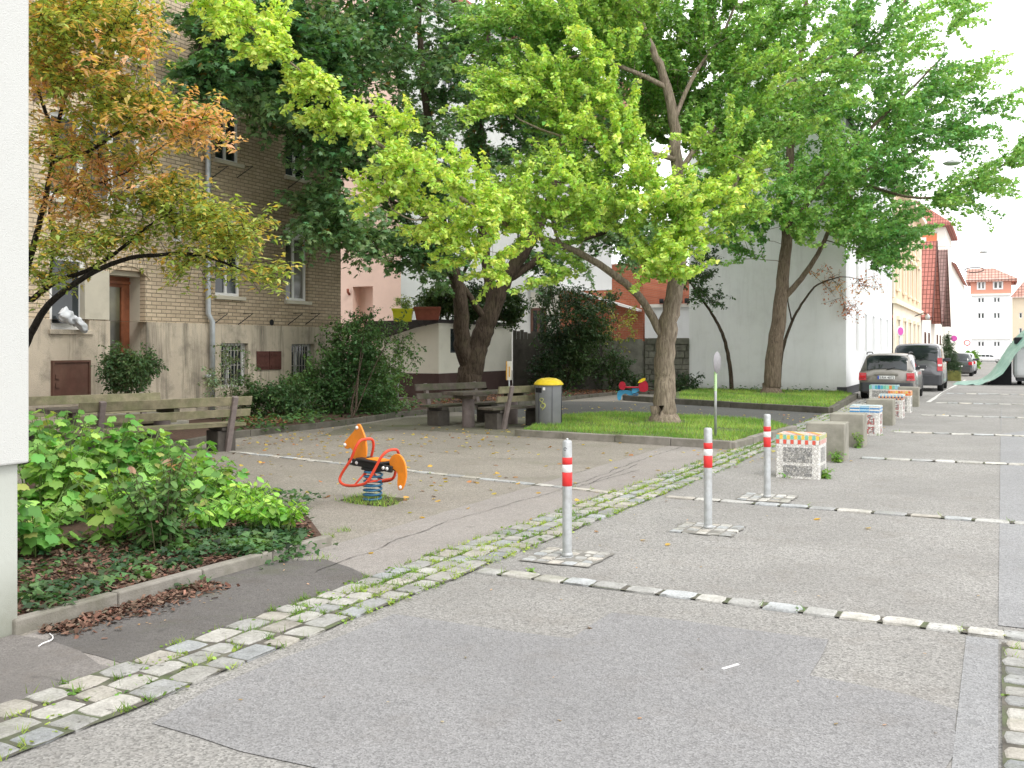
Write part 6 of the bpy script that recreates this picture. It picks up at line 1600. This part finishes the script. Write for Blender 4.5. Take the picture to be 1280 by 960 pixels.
spots = [(52,655,.92,'tallest large-leaved plant beside the white house corner'),(92,648,.98,'large-leaved bright plant, second from the white house corner'),(135,640,1.0,'large-leaved plant in front of the left bench post'),(172,632,.92,'large-leaved plant at the middle of the bed'),
 (235,622,.72,'large-leaved plant closest to the bench end'),(150,672,.70,'lower large-leaved plant behind the rose-like bush'),(70,612,1.05,'large-leaved plant at the back of the bed by the wall'),(205,625,.80,'large-leaved plant leaning to the right end of the bed'),(258,632,.55,'small large-leaved plant between the rose-like bush and the bright clumps'),(48,688,.55,'small low large-leaved plant right at the white house base')]
for i,(px,py,h,l) in enumerate(spots):
    q=G(px,py,.1); stalks('leafy_plant', l, (q.x,q.y,.07), 17 if h>.8 else 12, h, .42, .125, 'round', mal(i), per=11, group='large-leaved plants in the near bed', petiole=.13, top=.15)
# low, big pale leaf near the soil
p_ = G(100,612,.25)
rose = G(205,682,.1)
stalks('rose_bush','bush with dark glossy leaves and pale pinkish shoot tips in the near bed',(rose.x,rose.y,.07),26,.80,.42,.10,'oval',lambda p,n: np.where((p[:,2:3]>.66)&(rng.random((n,1))<.35), colmix(n,(.50,.30,.20),var=.15), colmix(n,(.06,.15,.04),(.20,.36,.10),np.clip(p[:,2]/.9,0,1),.25)),per=26,petiole=.05,top=.18,cat='shrub',r=.006,bk='stem')
rs = np.random.default_rng(5)
hosta=[(322,664,'bright green clump at the right end of the near bed'),(292,652,'bright green clump behind the right end of the near bed'),(352,668,'bright green clump spilling over the end of the bed kerb'),(262,668,'bright green clump left of the others beside the rose-like bush'),(318,640,'bright green clump farthest back at the bed end')]
for (px,py,l) in hosta:
    q=G(px,py,.07); stalks('low_plant',l,(q.x,q.y,.06),36,.36,.27,.12,'oval',col_fn((.26,.52,.08),(.50,.78,.15),6,9,.2),per=4,group='bright green clumps at the bed end',petiole=.04,top=.45,r=.004,up=.9)
def scatter(name, pts, nrm_up, size, colf, shape, kind='stuff', lab=None, cat=None, mat='leaf', hmax=.0, tilt=.35, cup=.25, droop=.25):
    pts=np.array(pts); N=len(pts); nr=rng.normal(0,tilt,(N,3)); nr[:,2]=nrm_up; dr=rng.normal(0,1,(N,3)); dr[:,2]*=.25
    o=leaves(name,pts,nr,dr,size*rng.uniform(.6,1.25,N),colf(pts,N),shape,None,mat,cup,droop,kind); tag(o,lab,cat); return o
def rand_in(poly, n):
    P_=[Vector(p) for p in poly]; xs=[p[0] for p in P_]; ys=[p[1] for p in P_]; out=[]
    def ins(x,y):
        c=False; j=len(P_)-1
        for i in range(len(P_)):
            if (P_[i][1]>y)!=(P_[j][1]>y) and x<(P_[j][0]-P_[i][0])*(y-P_[i][1])/(P_[j][1]-P_[i][1])+P_[i][0]: c=not c
            j=i
        return c
    while len(out)<n:
        x=random.uniform(min(xs),max(xs)); y=random.uniform(min(ys),max(ys))
        if ins(x,y): out.append((x,y))
    return out
bedpoly=BED
# ivy cover in clumps
iv=[]
for (cx,cy,r,n) in ((-5.42,4.55,.26,150),(-5.30,4.25,.2,70),(-5.45,5.0,.25,90),(-5.7,5.6,.3,120),(-5.45,6.0,.28,160),(-5.25,6.35,.25,170),(-5.5,6.6,.35,260),(-5.9,6.3,.4,220),(-6.4,5.4,.6,200),(-6.2,4.5,.5,150),(-5.2,6.1,.18,110),(-6.3,7.2,.6,260),(-6.9,8.2,.6,260),(-5.3,5.45,.12,40)):
    for _ in range(int(n*1.5)):
        a=random.uniform(0,2*PI); q=r*math.sqrt(random.random())*1.1; x=cx+math.cos(a)*q; y=cy+math.sin(a)*q; z=.075+random.uniform(0,.09)*(1-q/r*.5)
        if x>-5.0: x=-5.0+random.uniform(0,.05); z=random.uniform(.02,.12)
        elif x>-5.15: z=max(z,.10)
        iv.append((x,y,z))
scatter('ivy',iv,.8,.062,col_fn((.05,.11,.05),(.12,.24,.075),7,2,.25),'ivy',lab='dark green ivy creeping over the mulch and the kerb of the near bed',cat='ivy')
# trailing ivy at the kerb end
iv=[(random.gauss(-4.97,.05),random.gauss(6.25,.16),random.uniform(.01,.10)) for _ in range(90)]+[(random.gauss(-4.97,.04),random.gauss(5.2,.1),random.uniform(.01,.06)) for _ in range(22)]
scatter('ivy',iv,.6,.05,col_fn((.06,.14,.05),(.16,.30,.09),7,3,.25),'ivy',lab='ivy hanging over the kerb onto the pavement',cat='ivy')
ch=[(x,y,.073+random.uniform(0,.02)) for x,y in rand_in([(-5.16,3.95),(-5.12,6.8),(-5.9,7.6),(-6.9,7.2),(-6.9,3.95)],9500)]
ch+=[(-5.0+abs(random.gauss(0,.13)),random.uniform(4.0,5.35),.014+random.uniform(0,.01)) for _ in range(1500)]
scatter('bark_mulch',ch,1.0,.040,lambda p,n: colmix(n,(.10,.058,.042),(.24,.15,.11),rng.random(n),.25),'chip',lab='reddish brown bark mulch on the near bed and spilled on the pavement',cat='mulch',mat='mulch_chip',tilt=.45,cup=0,droop=0)
# leafy ground cover along the back beds
cov=[]
for (px,py,rx,ry,n) in ((440,512,70,7,900),(380,525,45,6,400),(320,532,40,7,260),(300,520,30,8,200),(215,500,60,6,200),(480,510,28,7,350),(930,488,60,3,420),(1010,490,40,3,300),(860,486,30,4,260),(770,486,40,4,260),(690,492,40,5,260),(550,500,30,4,120),(510,508,20,6,150)):
    for _ in range(n):
        q=G(px+random.gauss(0,rx*.5),py+random.gauss(0,ry*.55),.1); cov.append((q.x,q.y,.10+abs(random.gauss(0,.10))))
cov=[c for c in cov if c[0]>-15.6 and c[1]<36.4]
scatter('ground_cover',cov,.8,.10,col_fn((.05,.12,.045),(.13,.25,.08),2,4,.3),'oval',lab='leafy green ground cover along the back beds and walls',cat='ground cover')
# grass
TRK=(*P(831,536,21.0)[:2],*P(964,498,33.6)[:2])
def grass(name, poly, n, h, z, lab, colf, w=.5):
    pts=[(x,y,z-.004) for x,y in rand_in(poly,n)]; pts=np.array(pts); N=len(pts)
    keep=(vnoise(pts,3.1,21)+rng.uniform(-.25,.25,N))>.22; tr_=np.array([TRK[0],TRK[1]]); keep&=(np.linalg.norm(pts[:,:2]-tr_,axis=1)>.38+rng.uniform(0,.35,N)); tr_=np.array([TRK[2],TRK[3]]); keep&=(np.linalg.norm(pts[:,:2]-tr_,axis=1)>.5+rng.uniform(0,.4,N)); pts=pts[keep]; N=len(pts)
    dr=rng.normal(0,.45,(N,3)); dr[:,2]=1; nr=rng.normal(0,1,(N,3)); nr[:,2]*=.2
    o=leaves(name,pts,nr,dr,h*rng.uniform(.5,1.3,N),colf(pts,N),'blade',None,'leaf',0,.5,'stuff'); tag(o,lab,'grass'); return o
gcol=col_fn((.17,.34,.055),(.36,.54,.11),1.8,7,.25,(.38,.36,.14),.10)
def inset(poly,d=.12):
    c=sum((Vector(p) for p in poly),Vector((0,0)))/len(poly); return [tuple(Vector(p)+(c-Vector(p)).normalized()*d) for p in poly]
grass('grass',inset(lawn1,.15),34000,.075,.10,'short green grass on the nearer lawn',gcol)
grass('grass',inset(lawn2,.15),30000,.085,.14,'short green grass on the farther lawn',gcol)
gp_=[g2(417,626),g2(455,618),g2(519,624),g2(500,631),g2(482,635),g2(440,631)]
grass('grass_patch',gp_,1100,.06,.006,'grass growing in the bare square under the spring rider',gcol)
sheet('soil_patch',inset(gp_,.06),.009,'soil',.03,.09)
tw_=[]
for (x,y,k) in tufts:
    if random.random()<.5:
        m=int(3+k*k*20)
        for _ in range(m): tw_.append((x+random.gauss(0,.016),y+random.gauss(0,.022),.011+zg(y)))
for (px,py,n,sx) in ((430,665,60,.08),(412,673,50,.06),(925,548,50,.2),(1100,545,30,.1),(400,700,40,.12),(1120,540,30,.1),(700,545,30,.2),(445,742,60,.1),(470,738,60,.1)):
    q=G(px,py)
    for _ in range(n): tw_.append((q.x+random.gauss(0,sx*.5),q.y+random.gauss(0,sx*.5),.01))
tw_=np.array(tw_); N=len(tw_); dr=rng.normal(0,.6,(N,3)); dr[:,2]=1; nr=rng.normal(0,1,(N,3)); nr[:,2]*=.4
o=leaves('joint_weeds',tw_,nr,dr,.042*rng.uniform(.5,1.4,N),col_fn((.16,.29,.045),(.36,.48,.10),3,8,.25)(tw_,N),'blade',None,'leaf',0,.6,'stuff'); tag(o,'grass and moss growing in the joints of the cobbles','weeds')
tm=[]
for (x,y,k) in tufts:
    if k>.35:
        for _ in range(int(5*k)): tm.append((x+random.gauss(0,.02),y+random.gauss(0,.03),.013+random.uniform(0,.012)+zg(y)))
scatter('joint_moss',tm,1.0,.022,col_fn((.14,.26,.04),(.34,.46,.09),3,8,.25),'disc',lab='small leaved weeds and moss between the cobbles',cat='weeds')
# weeds at the blocks
for (px,py,s,l) in ((1008,596,.20,'leafy weed at the foot of the checkered mosaic block'),(1030,598,.16,'smaller weed at the right corner of the checkered mosaic block'),(1046,578,.22,'leafy weed between the checkered block and the first bare block'),(1075,560,.30,'taller leafy weed beside the second bare block'),(985,597,.10,'tiny weed at the left corner of the checkered mosaic block')):
    q=G(px,py); stalks('weed_plant',l,(q.x,q.y,.0),12,s,.16,.07,'oval',col_fn((.18,.34,.06),(.38,.54,.12),6,9,.15),per=6,group='weeds at the seat blocks',petiole=.03,top=.1,r=.003)
q=G(664,716); stalks('weed_plant','small green weed at the crossing of the cobble lines',(q.x,q.y,0),8,.05,.05,.035,'oval',col_fn((.18,.36,.06),(.34,.52,.1)),per=4,petiole=.01,top=.1,r=.0015)
# fallen leaves
fl=[]
def lf(px,py,rx,ry,n):
    for _ in range(n):
        y_=max(498,py+random.gauss(0,ry)); q=G(px+random.gauss(0,rx),y_); fl.append((q.x,q.y,.014+random.uniform(0,.004)+(.13 if 0 else 0)))
lf(400,560,90,14,170); lf(580,600,110,22,60); lf(600,545,90,10,120); lf(760,515,70,5,150); lf(870,570,90,12,45); lf(340,545,60,7,90); lf(935,565,30,7,60); lf(300,600,50,20,40); lf(700,650,250,60,18); lf(990,522,60,5,60)
fl=[p for p in fl if p[0]>-15.5]
scatter('fallen_leaves',fl,1.2,.060,lambda p,n: np.where(rng.random((n,1))<.7,colmix(n,(.62,.46,.10),var=.2),colmix(n,(.42,.20,.09),var=.25)),'disc',lab='scattered yellow and brown fallen leaves on the playground',cat='leaves',tilt=.25)
fl=[(x,y,.10+random.uniform(0,.03)) for x,y in rand_in([g2(500,516),g2(640,505),g2(702,498),g2(860,490),(-10.4,36.3),(-15.5,33.5),(-15.6,28)],2600)]
fl+=[(x,y,.15+random.uniform(0,.02)) for x,y in rand_in([(-9.9,36.4),(-5,36.4),(-5,35.5),(-9.9,34.8)],500)]
fl+=[(x,y,.11+random.uniform(0,.03)) for x,y in rand_in([g2(300,540),g2(380,534),g2(380,520),g2(300,520)],700)]
scatter('leaf_litter',fl,1.0,.075,lambda p,n: colmix(n,(.16,.08,.055),(.42,.20,.12),rng.random(n),.25),'oval',lab='reddish brown leaf litter on the back beds',cat='leaves',tilt=.4)
fl=[(*g2(random.uniform(60,420),random.uniform(700,800)),.016) for _ in range(26)]+[(*g2(random.uniform(250,1240),random.uniform(790,955)),.012) for _ in range(16)]+[(*g2(random.uniform(500,1240),random.uniform(590,760)),.012) for _ in range(40)]
scatter('fallen_leaves',fl,1.4,.022,lambda p,n: colmix(n,(.55,.42,.30),(.45,.26,.10),rng.random(n),.2),'oval',lab='few tiny dry leaves and bits on the near asphalt',cat='leaves',tilt=.15)
# scraps
q=G(60,797,.01); o=MB().tube([Vector(g_) for g_ in crom([G(48,808,.012),G(54,804,.02),G(64,800,.03),G(66,796,.02),G(62,792,.012)],5)],.004,6).build('plastic_strip',M['white']); tag(o,'thin curled white plastic strip lying by the house corner','litter')
a=G(903,836,.006); b=G(923,830,.006); o=MB().bar(a,b,.016,.003).build('paper_strip',M['white']); tag(o,'short white strip lying on the asphalt patch','litter')
q=G(548,-0+824,.01)

# ------------------------------------------------------------------ sky, sun, camera
w = bpy.data.worlds.new('World'); scene.world = w; w.use_nodes = True
nt = w.node_tree; bg_ = nt.nodes['Background']
sky = nt.nodes.new('ShaderNodeTexSky'); sky.sky_type = 'NISHITA'; sky.sun_disc = False
EL, AZ = math.radians(52), math.radians(118)
sky.sun_elevation = EL; sky.sun_rotation = AZ; sky.dust_density = 4; sky.air_density = 1.2
hs_ = nt.nodes.new('ShaderNodeHueSaturation'); hs_.inputs['Saturation'].default_value = .12
mx = nt.nodes.new('ShaderNodeMix'); mx.data_type = 'RGBA'; mx.inputs[0].default_value = .82; mx.inputs[7].default_value = (16.0,16.1,16.2,1)
nt.links.new(sky.outputs[0], hs_.inputs['Color']); nt.links.new(hs_.outputs[0], mx.inputs[6]); nt.links.new(mx.outputs[2], bg_.inputs[0])
bg_.inputs[1].default_value = .15; bg_.inputs[1].default_value = .15
sl = bpy.data.lights.new('sun','SUN'); sl.energy = 1.5; sl.angle = math.radians(18); sl.color = (1,.96,.9)
so = bpy.data.objects.new('sun', sl); COL.objects.link(so)
dirv = Vector((math.sin(AZ)*math.cos(EL), math.cos(AZ)*math.cos(EL), math.sin(EL)))
so.rotation_euler = dirv.to_track_quat('Z','Y').to_euler(); so.location = (10,-10,30)
cd = bpy.data.cameras.new('camera'); co = bpy.data.objects.new('camera', cd); COL.objects.link(co)
co.location = (0,0,H); co.rotation_euler = (PI/2, 0, TH)
cd.sensor_width = 36; cd.lens = 36*F/1280; cd.shift_y = -(480-CY)/1280; cd.clip_end = 2000; cd.clip_start = .05
scene.camera = co
scene.view_settings.view_transform = 'Standard'; scene.view_settings.look = 'None'; scene.view_settings.exposure = 0; scene.view_settings.gamma = 1
